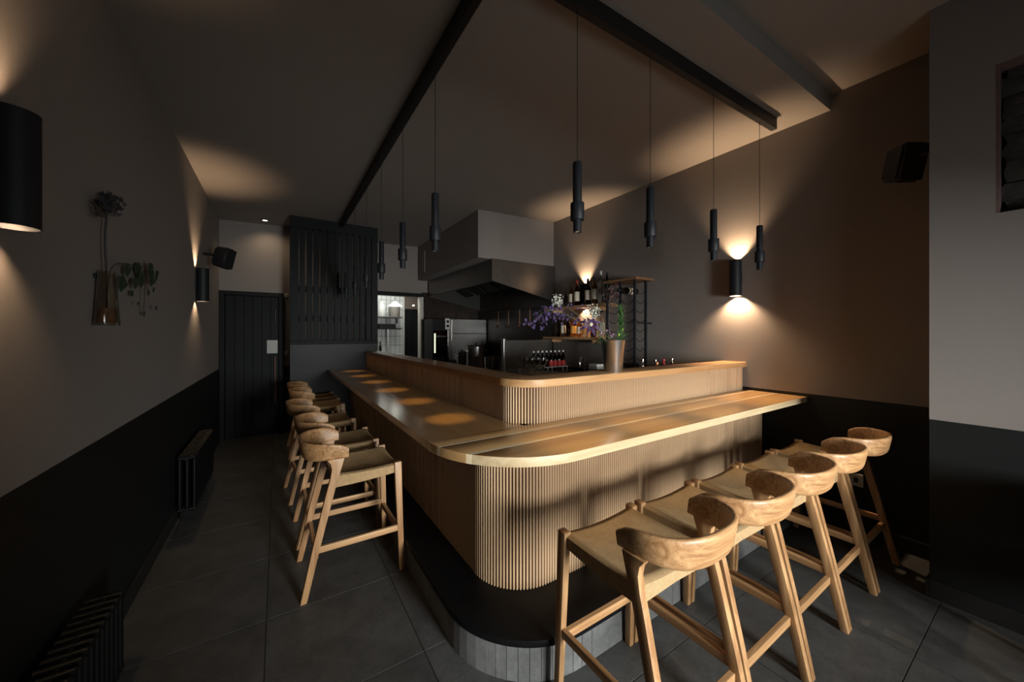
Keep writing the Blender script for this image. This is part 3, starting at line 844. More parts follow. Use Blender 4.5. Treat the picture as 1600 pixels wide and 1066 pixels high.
# ------------------------------------------------------------------ kitchen
kc = thing('kitchen_counter', 'long steel kitchen worktop run along the right wall under the hood', 'worktop', (0, 0, 0))
G().rbox(1.95, 2.32, 0.91, XR - 0.014, 6.66, 0.95, 0.004).build('top', steel_dk, kc)
G().box(2.0, 2.36, 0.08, XR - 0.014, 6.64, 0.91).build('carcass', stove_black, kc)
for i in range(7):
    G().rbox(1.985, 2.38 + i * 0.61, 0.12, 2.0, 2.38 + i * 0.61 + 0.60, 0.89, 0.003).build('door', stove_black, kc)
bbk = thing('back_bar_bench', 'dark steel bench behind the front of the bar', 'worktop', (0, 0, 0))
G().rbox(1.35, 1.80, 0.88, XR - 0.014, 2.28, 0.92, 0.004).build('top', steel_dk, bbk)
G().box(1.40, 1.82, 0.0, XR - 0.014, 2.26, 0.88).build('carcass', stove_black, bbk)
# extractor hood
hd = thing('extractor_hood', 'large stainless steel extractor hood hanging under the bulkhead', 'hood', (0, 0, 0))
hx0, hx1, hy0, hy1 = 2.40, XR - 0.014, 4.20, 6.62
zl, zr, zt2 = 2.165, 1.935, 2.461
def hood_shell():
    g = G(); th = 0.012
    # front end panel, left lip, far end panel, back strip
    for y in (hy0, hy1 - th):
        g.prism([(hx0, zl), (hx1, zr), (hx1, zt2), (hx0, zt2)], y, y + th, axis=1) if False else g.add(
            [(hx0, y, zl), (hx1, y, zr), (hx1, y, zt2), (hx0, y, zt2), (hx0, y + th, zl), (hx1, y + th, zr), (hx1, y + th, zt2), (hx0, y + th, zt2)],
            [(0, 1, 2, 3), (7, 6, 5, 4), (0, 4, 5, 1), (1, 5, 6, 2), (2, 6, 7, 3), (3, 7, 4, 0)])
    g.box(hx0, hy0 + th, zl, hx0 + th, hy1 - th, zt2)
    return g
hood_shell().build('canopy', hood_steel, hd)
g = G()
g.box(hx0 + 0.013, hy0 + 0.013, zl + 0.001, hx0 + 0.02, hy1 - 0.013, 2.44)
for y in (hy0 + 0.013, hy1 - 0.02): g.add([(hx0 + .013, y, zl + .003), (hx1, y, zr + .003), (hx1, y, 2.44), (hx0 + .013, y, 2.44), (hx0 + .013, y + .007, zl + .003), (hx1, y + .007, zr + .003), (hx1, y + .007, 2.44), (hx0 + .013, y + .007, 2.44)], [(0, 1, 2, 3), (7, 6, 5, 4), (0, 4, 5, 1), (1, 5, 6, 2), (2, 6, 7, 3), (3, 7, 4, 0)])
g.build('lining', hood_dark, hd)  # dark sheets added inside to paint the shade under the canopy
G().box(hx0 + 0.012, hy0 + 0.012, 2.44, hx1, hy1 - 0.012, 2.461).build('top_plate', hood_dark, hd)
flt = G().rbox(-0.19, -0.005, -0.19, 0.19, 0.005, 0.19, 0.003).mesh('filter', hood_dark)
for i in range(5): link('filter', flt, hd, (2.98, 4.46 + i * 0.47, 2.27), (radians(90), radians(28), 0))
G().rbox(hx0 + 0.012, hy0 + 0.012, zl, hx0 + 0.05, hy1 - 0.012, zl + 0.03, 0.003).build('grease_gutter', steel, hd)
# tall steel fridge back, oven, splash screen
fr_ = thing('steel_fridge', 'tall brushed steel cabinet at the back of the kitchen', 'cabinet', (0, 0, 0.95))
G().rbox(2.62, 6.30, 0.0, 3.47, 6.62, 0.78, 0.006).build('body', steel, fr_)
for a, b in ((2.63, 2.72), (2.725, 3.46)): G().rbox(a, 6.288, 0.02, b, 6.30, 0.765, 0.003).build('door', steel, fr_)
G().rbox(2.74, 6.27, 0.50, 3.44, 6.288, 0.515, 0.003).build('rail', steel_dk, fr_)
ov = thing('combi_oven', 'dark glass-fronted oven on the worktop beside the steel cabinet', 'oven', (0, 0, 0.95))
G().rbox(2.25, 6.02, 0.03, 2.56, 6.45, 0.76, 0.006).build('body', stove_black, ov)
G().rbox(2.262, 6.00, 0.10, 2.51, 6.02, 0.56, 0.004).build('door', g_dark, ov)
G().rbox(2.272, 5.975, 0.17, 2.292, 6.00, 0.51, 0.003).build('glow_streak', strip_glow, ov)
cp = G().rbox(2.475, 5.985, 0.58, 2.56, 6.018, 0.775, 0.006).build('control_panel', white_plastic, ov)
for z in (0.64, 0.72):
    bm = G().lathe([(0.024, 0.0), (0.024, 0.012), (0.018, 0.016)], 14)
    G().merge(bm, Matrix.Translation((2.518, 5.985, z)) @ Matrix.Rotation(radians(90), 4, 'X')).build('knob', stove_black, cp, smooth=40)
G().rbox(2.525, 5.99, 0.08, 2.55, 6.02, 0.57, 0.003).build('handle', steel, ov)
for sx in (2.28, 2.53): G().rbox(sx - 0.015, 6.04, 0.0, sx + 0.015, 6.4, 0.03, 0.003).build('foot', black_metal, ov)
sp = thing('steel_divider', 'upright steel splash panel between stove and bar sink', 'panel', (0, 0, 0.95))
G().rbox(2.40, 3.88, 0.0, 3.17, 3.90, 0.42, 0.004).build('sheet', steel_dk, sp)
G().rbox(2.375, 3.86, 0.0, 2.40, 3.92, 0.44, 0.004).build('edge', steel, sp)
# pots
def pot(x, y, r, h, label, lid=True, handle='loops', z=0.95):
    t = thing('stock_pot', label, 'pot', (x, y, z))
    G().lathe([(r * 0.97, 0.0), (r, 0.01), (r, h), (r + 0.006, h + 0.004), (r - 0.004, h + 0.002), (r - 0.004, 0.02), (0.01, 0.016)], 28).build('body', steel, t, smooth=40)
    if lid:
        G().lathe([(r + 0.004, h + 0.004), (r * 0.9, h + 0.016), (0.02, h + 0.022)], 28).build('lid', steel, t, smooth=40)
        G().lathe([(0.012, h + 0.02), (0.008, h + 0.035), (0.018, h + 0.042), (0.012, h + 0.05)], 14).build('lid_knob', black_metal, t, smooth=40)
    if handle == 'loops':
        for s in (-1, 1):
            G().tube([(s * r, -0.035, h * 0.78), (s * (r + 0.035), -0.03, h * 0.8), (s * (r + 0.035), 0.03, h * 0.8), (s * r, 0.035, h * 0.78)], 0.006, 8).build('handle', steel, t, smooth=40)
    else:
        G().tube([(r, 0, h * 0.8), (r + 0.09, -0.02, h * 0.88), (r + 0.2, -0.05, h * 0.92)], 0.010, 8).build('handle', black_metal, t, smooth=40)
    return t
pot(2.53, 4.92, 0.145, 0.315, 'tall steel stock pot with lid on the kitchen stove')
pot(2.49, 4.34, 0.115, 0.185, 'low steel saucepan with a long handle at the stove front', lid=False, handle='long')
pot(2.50, 5.35, 0.085, 0.20, 'small steel pot with lid left of the tall stock pot')
# kitchen utensils hung beneath the hood edge on a rail
rl = thing('utensil_rail', 'steel rail on the dark tile under the hood', 'rail', (0, 0, 0))
G().tube([(XR - 0.06, 4.5, 1.86), (XR - 0.06, 6.2, 1.86)], 0.008, 8).build('bar', steel_dk, rl, smooth=40)
for y in (4.55, 6.15): G().tube([(XR - 0.06, y, 1.86), (XR - 0.013, y, 1.86)], 0.007, 8).build('bracket', steel_dk, rl)
for i, y in enumerate((4.75, 5.05, 5.4, 5.75)):
    t = thing('ladle', 'copper-coloured ladle hanging under the hood, number %s from the bar' % ('one', 'two', 'three', 'four')[i], 'ladle', (XR - 0.075, y, 1.868), 0, 'ladles on the utensil rail')
    G().tube([(0.02, 0, -0.002), (0.0, 0, 0.012), (-0.005, 0, -0.02), (-0.005, 0, -0.26)], 0.005, 6).build('handle', bronze, t)
    G().ell((-0.03, 0, -0.28), 0.035, 0.035, 0.026).build('bowl', bronze, t, smooth=60)

# service room contents
t = thing('wall_shelf', 'upper steel shelf on the white tiled wall', 'shelf', (1.92, 8.06, 1.80))
G().rbox(-0.5, -0.14, 0, 0.36, 0.14, 0.022, 0.003).build('board', steel_dk, t)
for x in (-0.4, 0.28): G().rbox(x, 0.0, -0.12, x + 0.02, 0.14, 0.0, 0.003).build('bracket', steel_dk, t)
for i in range(2):
    tt = G().tube([(0, 0, 0), (0.02, 0, -0.03), (0.02, 0, -0.12), (-0.01, 0, -0.12)], 0.006, 6).build('utensil_hook', stove_black, None, loc=(1.95 + 0.05 * i, 8.0, 1.80))
    tag(tt, 'black hook below the upper steel shelf, %s of two' % ('left', 'right')[i], 'hook', 'hooks below the shelf')
t = thing('high_table', 'tall steel table against the white tiles, on one post', 'table', (1.98, 8.05, 0))
G().rbox(-0.5, -0.14, 1.55, 0.28, 0.14, 1.575, 0.003).build('top', stove_black, t)
G().tube([(0, -0.1, 0), (0, -0.1, 1.55)], 0.018, 10).build('leg', steel, t, smooth=40)
G().rbox(-0.4, -0.13, 1.0, 0.28, 0.14, 1.02, 0.003).build('low_shelf', white_plastic, t)
G().rbox(-0.2, -0.14, 0.0, 0.2, 0.14, 0.02, 0.003).build('foot', steel_dk, t)
t = thing('black_crate', 'flat black tray box on the tall steel table', 'box', (1.96, 8.05, 1.575))
G().rbox(-0.16, -0.12, 0, 0.18, 0.12, 0.075, 0.006).build('box', stove_black, t)
G().rbox(-0.165, -0.125, 0.075, 0.185, 0.125, 0.09, 0.003).build('lid', black_metal, t)
t = thing('white_jug', 'tall white jug on the upper steel shelf', 'jug', (1.86, 8.02, 1.822))
G().lathe([(0.075, 0), (0.085, 0.02), (0.08, 0.22), (0.05, 0.30), (0.055, 0.33), (0.045, 0.33), (0.07, 0.2), (0.01, 0.02)], 18).build('body', white_plastic, t, smooth=50)
G().tube([(0.08, 0, 0.08), (0.13, 0, 0.12), (0.13, 0, 0.22), (0.07, 0, 0.25)], 0.01, 8).build('handle', white_plastic, t, smooth=50)
t = thing('brown_canister', 'grey-brown canister on the upper steel shelf', 'canister', (2.14, 8.04, 1.822))
G().lathe([(0.10, 0), (0.105, 0.01), (0.105, 0.26)], 20).build('body', plain('dun', (0.22, 0.19, 0.17), 0.6), t, smooth=40)
G().lathe([(0.108, 0.26), (0.108, 0.285), (0.02, 0.30)], 20).build('lid', steel_dk, t, smooth=40)
t = thing('cone_lamp', 'white cone lamp hanging in the tiled room', 'lamp', (2.02, 7.55, 2.02))
G().lathe([(0.15, 0.0), (0.10, 0.035), (0.03, 0.085), (0.02, 0.10)], 22, caps=False).build('shade', cone_glow, t, smooth=40)
G().tube([(0, 0, 0.09), (0, 0, 0.58)], 0.01, 8).build('rod', steel, t)
t = thing('dark_bottle', 'slim dark bottle on the low shelf of the tall table', 'bottle', (1.83, 8.0, 1.02))
G().lathe([(0.03, 0), (0.032, 0.01), (0.032, 0.14), (0.012, 0.19), (0.012, 0.25)], 14).build('body', g_dark, t, smooth=40)
G().lathe([(0.014, 0.245), (0.014, 0.27)], 12).build('cap', black_metal, t)
for i, x in enumerate((2.60, 2.74)):
    t = thing('wall_spot', 'tiny lit spot above the dark inner door, %s of two' % ('left' if i == 0 else 'right'), 'lamp', (x, 8.19, 2.10), 0)
    G().rbox(-0.03, -0.02, -0.02, 0.03, 0.01, 0.02, 0.003).build('housing', steel_dk, t)
    G().rbox(-0.024, -0.023, -0.014, 0.024, -0.02, 0.014, 0.001).build('lens', down_glow, t)

# ------------------------------------------------------------------ bottle shelves on the right wall
def bottle(loc, h, r, body, label_m, cap_m, label, group, neck=0.30, name='bottle', lab=(0.18, 0.55)):
    t = thing(name, label, 'bottle', loc, 0, group)
    zn = h * (1 - neck)
    G().lathe([(r * 0.9, 0), (r, 0.006), (r, zn * 0.86), (r * 0.75, zn * 0.98), (r * 0.36, zn * 1.10), (r * 0.32, h * 0.96)], 16).build('glass_body', body, t, smooth=40)
    if label_m: G().lathe([(r + 0.0006, h * lab[0]), (r + 0.0006, h * lab[1])], 16, caps=False).build('label', label_m, t, smooth=40)
    G().lathe([(r * 0.38, h * 0.90), (r * 0.40, h), (r * 0.3, h * 1.005)], 12).build('cap', cap_m, t, smooth=40)
    return t
def shelf(z, y0, y1, label, notch=None):
    t = thing('bottle_shelf', label, 'shelf', (0, 0, z))
    x0, x1 = 3.28, XR
    if notch:
        a, b = notch
        poly = [(x0, y0), (x1, y0), (x1, a), (x1 - 0.115, a), (x1 - 0.115, b), (x1, b), (x1, y1), (x0, y1)]
    else: poly = [(x0, y0), (x1, y0), (x1, y1), (x0, y1)]
    G().prism(poly, -0.035, 0.0).build('board', oak_y, t, bevel=0.002)
    for y in (y0 + 0.15, y1 - 0.15): G().rbox(x0 + 0.05, y - 0.012, -0.075, x1, y + 0.012, -0.035, 0.002).build('bracket', oak_x, t)
    return t
shelf(1.825, 3.03, 4.21, 'upper oak bottle shelf on the right wall, cut round a sconce', (3.50, 3.62))
shelf(1.41, 3.14, 4.23, 'lower oak bottle shelf on the right wall')
def y_at(px, x=3.36):
    u = (px - 800) / F; return x * (CS - SN * u) / (CS * u + SN)
UPB = [(892.8, .30, .036, g_amber, cream, black_metal, 'amber bottle with pale label at the left end of the upper shelf'),
       (901.5, .335, .038, g_red, cream, red_label, 'red-capped dark bottle left of the glowing sconce'),
       (918.5, .335, .038, g_dark, cream, black_metal, 'dark bottle with pale label right of the glowing sconce'),
       (929.0, .345, .038, g_amber, cream, black_metal, 'amber bottle with a long pale label, second right of the sconce'),
       (938.8, .40, .034, g_clear, None, white_plastic, 'tall clear bottle on the upper shelf'),
       (948.5, .37, .036, g_green, None, black_metal, 'tall dark green bottle at the right end of the upper shelf'),
       (884.0, .22, .03, g_dark, None, black_metal, 'short dark bottle at the far left of the upper shelf')]
for px, h, r, b, l, c, lb in UPB: bottle((3.345, y_at(px, 3.345), 1.825), h, r, b, l, c, lb, 'bottles on the upper shelf')
LOB = [(873, .28, .032, g_dark, None, black_metal, 'dark bottle at the left end of the lower shelf'),
       (880, .29, .034, g_clear, cream, black_metal, 'clear bottle with a pale strip label on the lower shelf'),
       (888, .29, .036, g_dark, None, black_metal, 'plain dark bottle, third on the lower shelf'),
       (896, .27, .040, g_amber, amber_label, black_metal, 'bottle with an amber label on the lower shelf'),
       (905, .25, .036, g_amber, cream, red_label, 'squat golden bottle with pale label on the lower shelf'),
       (914, .24, .036, g_clear, amber_label, white_plastic, 'small clear bottle with orange label on the lower shelf'),
       (927, .30, .036, g_dark, red_label, black_metal, 'dark bottle with red label on the lower shelf'),
       (940, .335, .038, g_clear, cream, black_metal, 'tall clear bottle with pale label behind the bouquet')]
for px, h, r, b, l, c, lb in LOB: bottle((3.36, y_at(px, 3.36), 1.41), h, r, b, l, c, lb, 'bottles on the lower shelf')

# wine rack
wr = thing('wine_rack', 'tall black wire wine rack with a rustic wooden top', 'rack', (0, 0, 0.95))
rx0, rx1, ry0, ry1, rz1 = 3.215, 3.40, 2.545, 2.93, 1.085
bm = bmesh.new(); bmesh.ops.create_grid(bm, x_segments=8, y_segments=4, size=1)
G().rbox(3.185, 2.50, rz1, 3.485, 2.97, rz1 + 0.028, 0.006).build('top_board', wood('rustic_top', (0.17, 0.08, 0.035), (0.30, 0.15, 0.07), 1, rough=0.6), wr)
bm.free()
for x in (rx0, rx1):
    for y in ((ry0, (ry0 + ry1) / 2, ry1) if x == rx0 else (ry0,)): G().rbox(x - 0.011, y - 0.011, 0, x + 0.011, y + 0.011, rz1, 0.002).build('post', black_metal, wr)
def arc_pts(p, q, sag, n=10):
    p, q = Vector(p), Vector(q)
    return [p.lerp(q, k / n) + Vector((0, 0, -sag * sin(pi * k / n))) for k in range(n + 1)]
hk1 = G().tube(arc_pts((rx0, ry0, 0), (rx1, ry0, 0), 0.05), 0.0036, 6).mesh('hook', black_metal)
hk2 = G().tube(arc_pts((rx0, ry0, 0), (rx0, (ry0 + ry1) / 2, 0), 0.055), 0.0036, 6).mesh('hook', black_metal)
hk3 = G().tube(arc_pts((rx0, (ry0 + ry1) / 2, 0), (rx0, ry1, 0), 0.055), 0.0036, 6).mesh('hook', black_metal)
for k in range(9):
    z = 0.16 + 0.103 * k
    for h_ in (hk1, hk2, hk3): link('hook', h_, wr, (0, 0, z))
G().rbox(rx1 + 0.01, ry0 - 0.008, 0.61, XR - 0.001, ry0 + 0.008, 0.626, 0.002).build('wall_stay', black_metal, wr)
def lying_bottle(loc, rz, label, gm, lm, cm):
    t = thing('wine_bottle', label, 'bottle', loc, rz, 'wine bottles lying in the rack')
    g = G().lathe([(0.034, 0), (0.037, 0.008), (0.037, 0.19), (0.030, 0.215), (0.014, 0.235), (0.013, 0.29)], 16)
    M = Matrix.Rotation(radians(-90), 4, 'Y')
    G().merge(g, M).build('glass_body', gm, t, smooth=40)
    if lm: G().merge(G().lathe([(0.0376, 0.06), (0.0376, 0.15)], 16, caps=False), M).build('label', lm, t, smooth=40)
    G().merge(G().lathe([(0.0145, 0.25), (0.0145, 0.305)], 12), M).build('foil', cm, t, smooth=40)
    return t
lying_bottle((3.36, ry0 + 0.095, 0.95 + 0.984 - 0.012), 0, 'dark wine bottle with pale label lying at the top of the rack', g_dark, cream, black_metal)
lying_bottle((3.36, ry0 + 0.095, 0.95 + 0.16 - 0.012), 0, 'dark wine bottle lying at the bottom of the rack', g_dark, None, white_plastic)

# tonic bottles on a wire stand, wine glasses, tap
ws = thing('wire_stand', 'small white wire stand holding mixer bottles behind the bar', 'rack', (2.40, 3.0, 0.95))
G().rbox(-0.23, -0.04, 0.148, 0.24, 0.04, 0.155, 0.002).build('deck', white_plastic, ws)
for x in (-0.22, 0.02, 0.23):
    for y in (-0.035, 0.035): G().tube([(x, y, 0), (x, y, 0.148)], 0.004, 6).build('leg', white_plastic, ws)
for i in range(8):
    red = i >= 4
    bottle((2.205 + 0.0565 * i, 3.0, 1.105), 0.168, 0.025, g_dark, None if not red else red_label, white_plastic,
           ('red-labelled mixer bottle on the wire stand, %s of the labelled four' if red else 'plain dark mixer bottle on the wire stand, %s of the unlabelled four') % ('leftmost', 'second from left', 'third from left', 'rightmost')[i % 4],
           'red-labelled mixer bottles' if red else 'plain mixer bottles', name='mixer_bottle', lab=(0.02, 0.36))
def wine_glass(loc, label):
    t = thing('wine_glass', label, 'glass', loc, 0, 'wine glasses behind the bar')
    G().lathe([(0.032, 0), (0.033, 0.003), (0.006, 0.008), (0.0045, 0.09)], 14).build('stem', g_clear, t, smooth=40)
    G().lathe([(0.006, 0.09), (0.030, 0.115), (0.037, 0.15), (0.031, 0.20), (0.030, 0.20), (0.0355, 0.15), (0.028, 0.117), (0.004, 0.094)], 16).build('bowl', g_clear, t, smooth=40)
gs_ = thing('glass_stand', 'low white wire stand carrying the cluster of glasses', 'rack', (2.03, 2.80, 0.95))
G().rbox(-0.13, -0.09, 0.075, 0.13, 0.09, 0.082, 0.002).build('deck', white_plastic, gs_)
for x in (-0.12, 0.12):
    for y in (-0.08, 0.08): G().tube([(x, y, 0), (x, y, 0.075)], 0.004, 6).build('leg', white_plastic, gs_)
ORD = ('leftmost', 'second from left', 'third from left', 'rightmost')
for i in range(8):
    wine_glass((1.94 + 0.068 * (i % 4) - 0.012 * (i // 4), 2.765 + 0.08 * (i // 4), 1.032), 'clear wine glass, %s in the %s row of the glass cluster' % (ORD[i % 4], 'front' if i < 4 else 'back'))
tp = thing('bar_tap', 'thin curved chrome tap at the bar sink', 'tap', (2.55, 2.62, 0.95))
G().lathe([(0.022, 0), (0.022, 0.03), (0.012, 0.04)], 14).build('base', chrome, tp, smooth=40)
G().tube([(0, 0, 0.03), (0, 0, 0.22)] + [(-0.05 + 0.05 * cos(a), -0.02 * (1 - cos(a)), 0.22 + 0.05 * sin(a)) for a in [pi * k / 8 for k in range(1, 9)]] + [(-0.10, -0.04, 0.18)], 0.009, 10).build('spout', chrome, tp, smooth=50)
G().tube([(0, 0.012, 0.06), (0.0, 0.06, 0.08)], 0.006, 8).build('lever', chrome, tp)
# napkin holder
t = thing('napkin_stack', 'pale folded cloth stack behind the flower bucket', 'napkins', P(933, 560, 2.85).to_2d().to_3d() + Vector((0, 0, 0.92)))
ztop = P(933, 568, 2.85).z - 0.92
G().rbox(-0.045, -0.04, 0, 0.045, 0.04, ztop * 0.62, 0.006).build('stand', white_plastic, t)
g = G()
for i in range(5): g.rbox(-0.05 + 0.003 * (i % 2), -0.045, ztop * 0.62 + i * ztop * 0.075, 0.05 - 0.002 * i, 0.045, ztop * 0.62 + (i + 1) * ztop * 0.075 - 0.002, 0.004)
g.build('cloths', napkin, t)
# pourers in the speed rail
for i, (px, py, m1, m2, lb) in enumerate(((1004, 561, g_dark, chrome, 'silver-topped bottle behind the bar front, first right of the bucket'),
        (1024, 562, g_dark, chrome, 'dark bottle with a chrome pourer behind the copper-topped one'),
        (1026.5, 566, g_dark, copper, 'copper-topped bottle behind the bar front'),
        (1037, 561, g_red, red_label, 'red-topped bottle behind the bar front'),
        (1050, 560, g_dark, chrome, 'silver-topped bottle behind the bar front, nearest the right wall'))):
    yy = 1.93 if i != 2 else 1.86
    u = (px - 800) / F; d = yy / (CS - SN * u); p = P(px, py, d)
    hh = p.z - 0.92
    t = thing('pourer_bottle', lb, 'bottle', (p.x, p.y, 0.92), 0, 'bottles in the speed rail')
    G().lathe([(0.03, 0), (0.033, 0.006), (0.033, hh * 0.55), (0.012, hh * 0.72), (0.011, hh * 0.82)], 14).build('glass_body', m1, t, smooth=40)
    G().lathe([(0.0125, hh * 0.78), (0.0125, hh * 0.88), (0.007, hh * 0.90), (0.007, hh * 0.94), (0.0125, hh * 0.95), (0.0125, hh * 0.99), (0.006, hh)], 12).build('stopper', m2, t, smooth=40)

# ------------------------------------------------------------------ flower bucket and bouquet
BX_, BY_ = 1.881, 1.662
t = thing('flower_bucket', 'tapered brushed steel bucket holding flowers on the raised bar top', 'bucket', (BX_, BY_, 1.201))
G().lathe([(0.058, 0), (0.060, 0.003), (0.079, 0.205), (0.081, 0.208), (0.080, 0.211), (0.076, 0.207), (0.057, 0.006)], 32).build('body', plain('bucket_steel', (0.70, 0.70, 0.70), 0.28, metal=1.0, var=0.03), t, smooth=40)
G().lathe([(0.074, 0.18), (0.01, 0.18)], 24).build('water', plain('dark_water', (0.01, 0.012, 0.01), 0.2), t)
MOUTH = Vector((BX_, BY_, 1.385))
rf = random.Random(11)
def petals(g, c, r, n=5, tilt=0.5, wid=0.55):
    c = Vector(c); ax = Vector((rf.uniform(-1, 1), rf.uniform(-1, 1), rf.uniform(-.3, 1))).normalized()
    a = ax.orthogonal().normalized(); b = ax.cross(a)
    for k in range(n):
        an = 2 * pi * k / n + rf.uniform(-.2, .2)
        d = a * cos(an) + b * sin(an); s = ax.cross(d)
        tip = c + d * r + ax * r * tilt * rf.uniform(.4, 1)
        mid = c + d * r * 0.55 + ax * r * tilt * 0.6
        th = ax * r * 0.08
        g.add([c, mid + s * r * wid * 0.5, tip, mid - s * r * wid * 0.5, c - th, mid + s * r * wid * 0.5 - th, tip - th, mid - s * r * wid * 0.5 - th],
              [(0, 1, 2, 3), (7, 6, 5, 4), (0, 4, 5, 1), (1, 5, 6, 2), (2, 6, 7, 3), (3, 7, 4, 0)])
def curve(pts, n=14):
    """Catmull-Rom through points"""
    pts = [Vector(p) for p in pts]; pts = [pts[0] * 2 - pts[1]] + pts + [pts[-1] * 2 - pts[-2]]; out = []
    for i in range(1, len(pts) - 2):
        for k in range(n):
            q = k / n; p0, p1, p2, p3 = pts[i-1:i+3]
            out.append(0.5 * ((2*p1) + (p2-p0)*q + (2*p0-5*p1+4*p2-p3)*q*q + (3*p1-p0-3*p2+p3)*q*q*q))
    return out + [pts[-2]]
def flower(name, label, pts, r=0.0022, smat=stem_m):
    t = thing(name, label, 'flower', (0, 0, 0), 0, 'flowers in the steel bucket')
    cv = curve(pts); G().tube(cv, r, 6, r1=r * 0.6).build('stem', smat, t, smooth=40)
    return t, cv
D = 2.40
t, cv = flower('larkspur_spray', 'long purple spray arching far out to the left of the bucket', [MOUTH + Vector((-.03, .0, 0)), P(930, 520, D), P(905, 503, D - .02), P(878, 489, D - .05), P(855, 486, D - .06), P(838, 497, D - .06), P(828, 509, D - .06)])
g = G(); gd = G()
for k in range(62):
    q = rf.uniform(0.28, 1.0); p = cv[int(q * (len(cv) - 1))]
    off = Vector((rf.gauss(0, .020), rf.gauss(0, .020), rf.gauss(-0.012 if q > .6 else 0, .022)))
    petals(g if rf.random() < .7 else gd, p + off, rf.uniform(.009, .016))
for cpx, cpy in ((822, 503), (833, 511), (848, 508), (865, 498), (862, 480), (852, 483), (880, 497), (838, 495), (890, 480), (875, 483), (906, 482)):
    for k in range(5):
        p = P(cpx + rf.gauss(0, 3), cpy + rf.gauss(0, 3.5), D - .05 + rf.gauss(0, .02)); petals(g, p, rf.uniform(.009, .015))
g.build('blossoms', purple, t)['kind'] = 'stuff'; gd.build('dark_blossoms', purple_dk, t)['kind'] = 'stuff'
def gyp(label, cpx, cpy, rpx, d, base, n=60):
    c = P(cpx, cpy, d); t, cv = flower('white_sprig', label, [MOUTH + base, MOUTH.lerp(c, .5) + Vector((0, 0, .01)), c])
    g = G(); gs = G(); R_ = rpx * d / F
    for k in range(n):
        o = Vector((rf.gauss(0, 1), rf.gauss(0, 1), rf.gauss(0, 1))).normalized() * R_ * rf.uniform(.3, 1)
        petals(g, c + o, rf.uniform(.0038, .0065), n=5, wid=.9)
        if k % 4 == 0: gs.tube([c - Vector((0, 0, .02)), c + o], 0.0007, 4)
    g.build('blossoms', white_petal, t)['kind'] = 'stuff'; gs.build('twigs', stem_m, t)
gyp('cloud of tiny white flowers at the upper left of the bouquet', 871, 470, 12, 2.38, Vector((-.04, .01, 0)), 110)
gyp('cloud of tiny white flowers at the centre of the bouquet', 927, 488, 14, 2.38, Vector((-.02, -.01, 0)), 120)
c = P(923, 507, 2.33)
t, cv = flower('clematis', 'deep purple star flower with a cream centre in the middle of the bouquet', [MOUTH, MOUTH.lerp(c, .6) + Vector((0, 0, .01)), c])
g = G(); tow = (Vector((0, 0, H)) - c).normalized(); a = tow.orthogonal().normalized(); b = tow.cross(a)
for k in range(8):
    an = 2 * pi * k / 8 + .2; d = a * cos(an) + b * sin(an); s = tow.cross(d); r = rf.uniform(.055, .085)
    mid = c + d * r * .5 + tow * .012; tip = c + d * r - tow * .01 - Vector((0, 0, .012)); th = tow * -.0015
    V = [c, mid + s * .012, tip, mid - s * .012]; g.add(V + [v + th for v in V], [(0,1,2,3),(7,6,5,4),(0,4,5,1),(1,5,6,2),(2,6,7,3),(3,7,4,0)])
g.build('petals', purple_dk, t); G().ell(c + tow * .008, .014, .014, .014).build('flower_eye', cream, t, smooth=60)
# green frond
t, cv = flower('green_frond', 'bright green feathery frond at the right of the bucket', [MOUTH + Vector((.05, .0, 0)), P(969, 528, 2.42), P(971, 502, 2.43), P(968, 478, 2.44)], .003)
g = G()
for k in range(420):
    q = rf.random(); p = cv[int(q * (len(cv) - 1))]
    d = Vector((rf.gauss(0, .026), rf.gauss(0, .018), rf.uniform(-.004, .045))); s = Vector((rf.gauss(0, 1), rf.gauss(0, 1), 0)).normalized() * .0022
    g.add([p + s, p - s, p + d - s * .3, p + d + s * .3, p + s.cross(Vector((0, 0, 1))) * .5], [(0, 1, 2, 3), (4, 0, 3), (1, 4, 2)])
g.build('leaflets', leaf_lt, t)['kind'] = 'stuff'
for i, (px, py) in enumerate(((971, 516), (965, 523))):
    t, cv = flower('lime_bud', 'small lime green bud near the bucket rim, %s' % ('upper' if i == 0 else 'lower'), [MOUTH + Vector((.03, -.03, 0)), P(px, py + 8, 2.36), P(px, py, 2.35)], .0015)
    g = G(); petals(g, P(px, py, 2.35), .014, 4, 1.2); g.build('bud', leaf_br, t)
# dusky seed heads on a dark stem
t, cv = flower('dusky_seedhead', 'tall dark stem with dusky red seed heads over the bouquet', [MOUTH + Vector((.0, .02, 0)), P(951, 505, 2.45), P(952, 478, 2.46), P(953, 455, 2.46)], .0035, dry_stem)
g = G()
for k in range(70): petals(g, P(953 + rf.gauss(0, 7), 461 + rf.gauss(0, 7), 2.46 + rf.gauss(0, .02)), rf.uniform(.008, .016))
g.build('seed_heads', dusky, t)['kind'] = 'stuff'
for px, py, lb in ((941, 521, 'mauve thistle flower at the left of the bucket rim'), (950, 518, 'mauve thistle flower just left of the green frond'),
                   (957, 524, 'small mauve flower low over the middle of the bucket rim'), (934, 515, 'mauve flower under the purple star flower')):
    c = P(px, py, 2.34)
    t, cv = flower('mauve_thistle', lb, [MOUTH, MOUTH.lerp(c, .6) + Vector((0, 0, .01)), c], .0015)
    g = G(); petals(g, c, .016, 7, .9); petals(g, c, .013, 6, 1.2); g.build('blossom', mauve, t)
t, cv = flower('drooping_leaves', 'dark leaves drooping over the left rim of the bucket', [MOUTH + Vector((-.05, 0, 0)), P(940, 527, 2.34), P(932, 536, 2.33)], .002)
g = G()
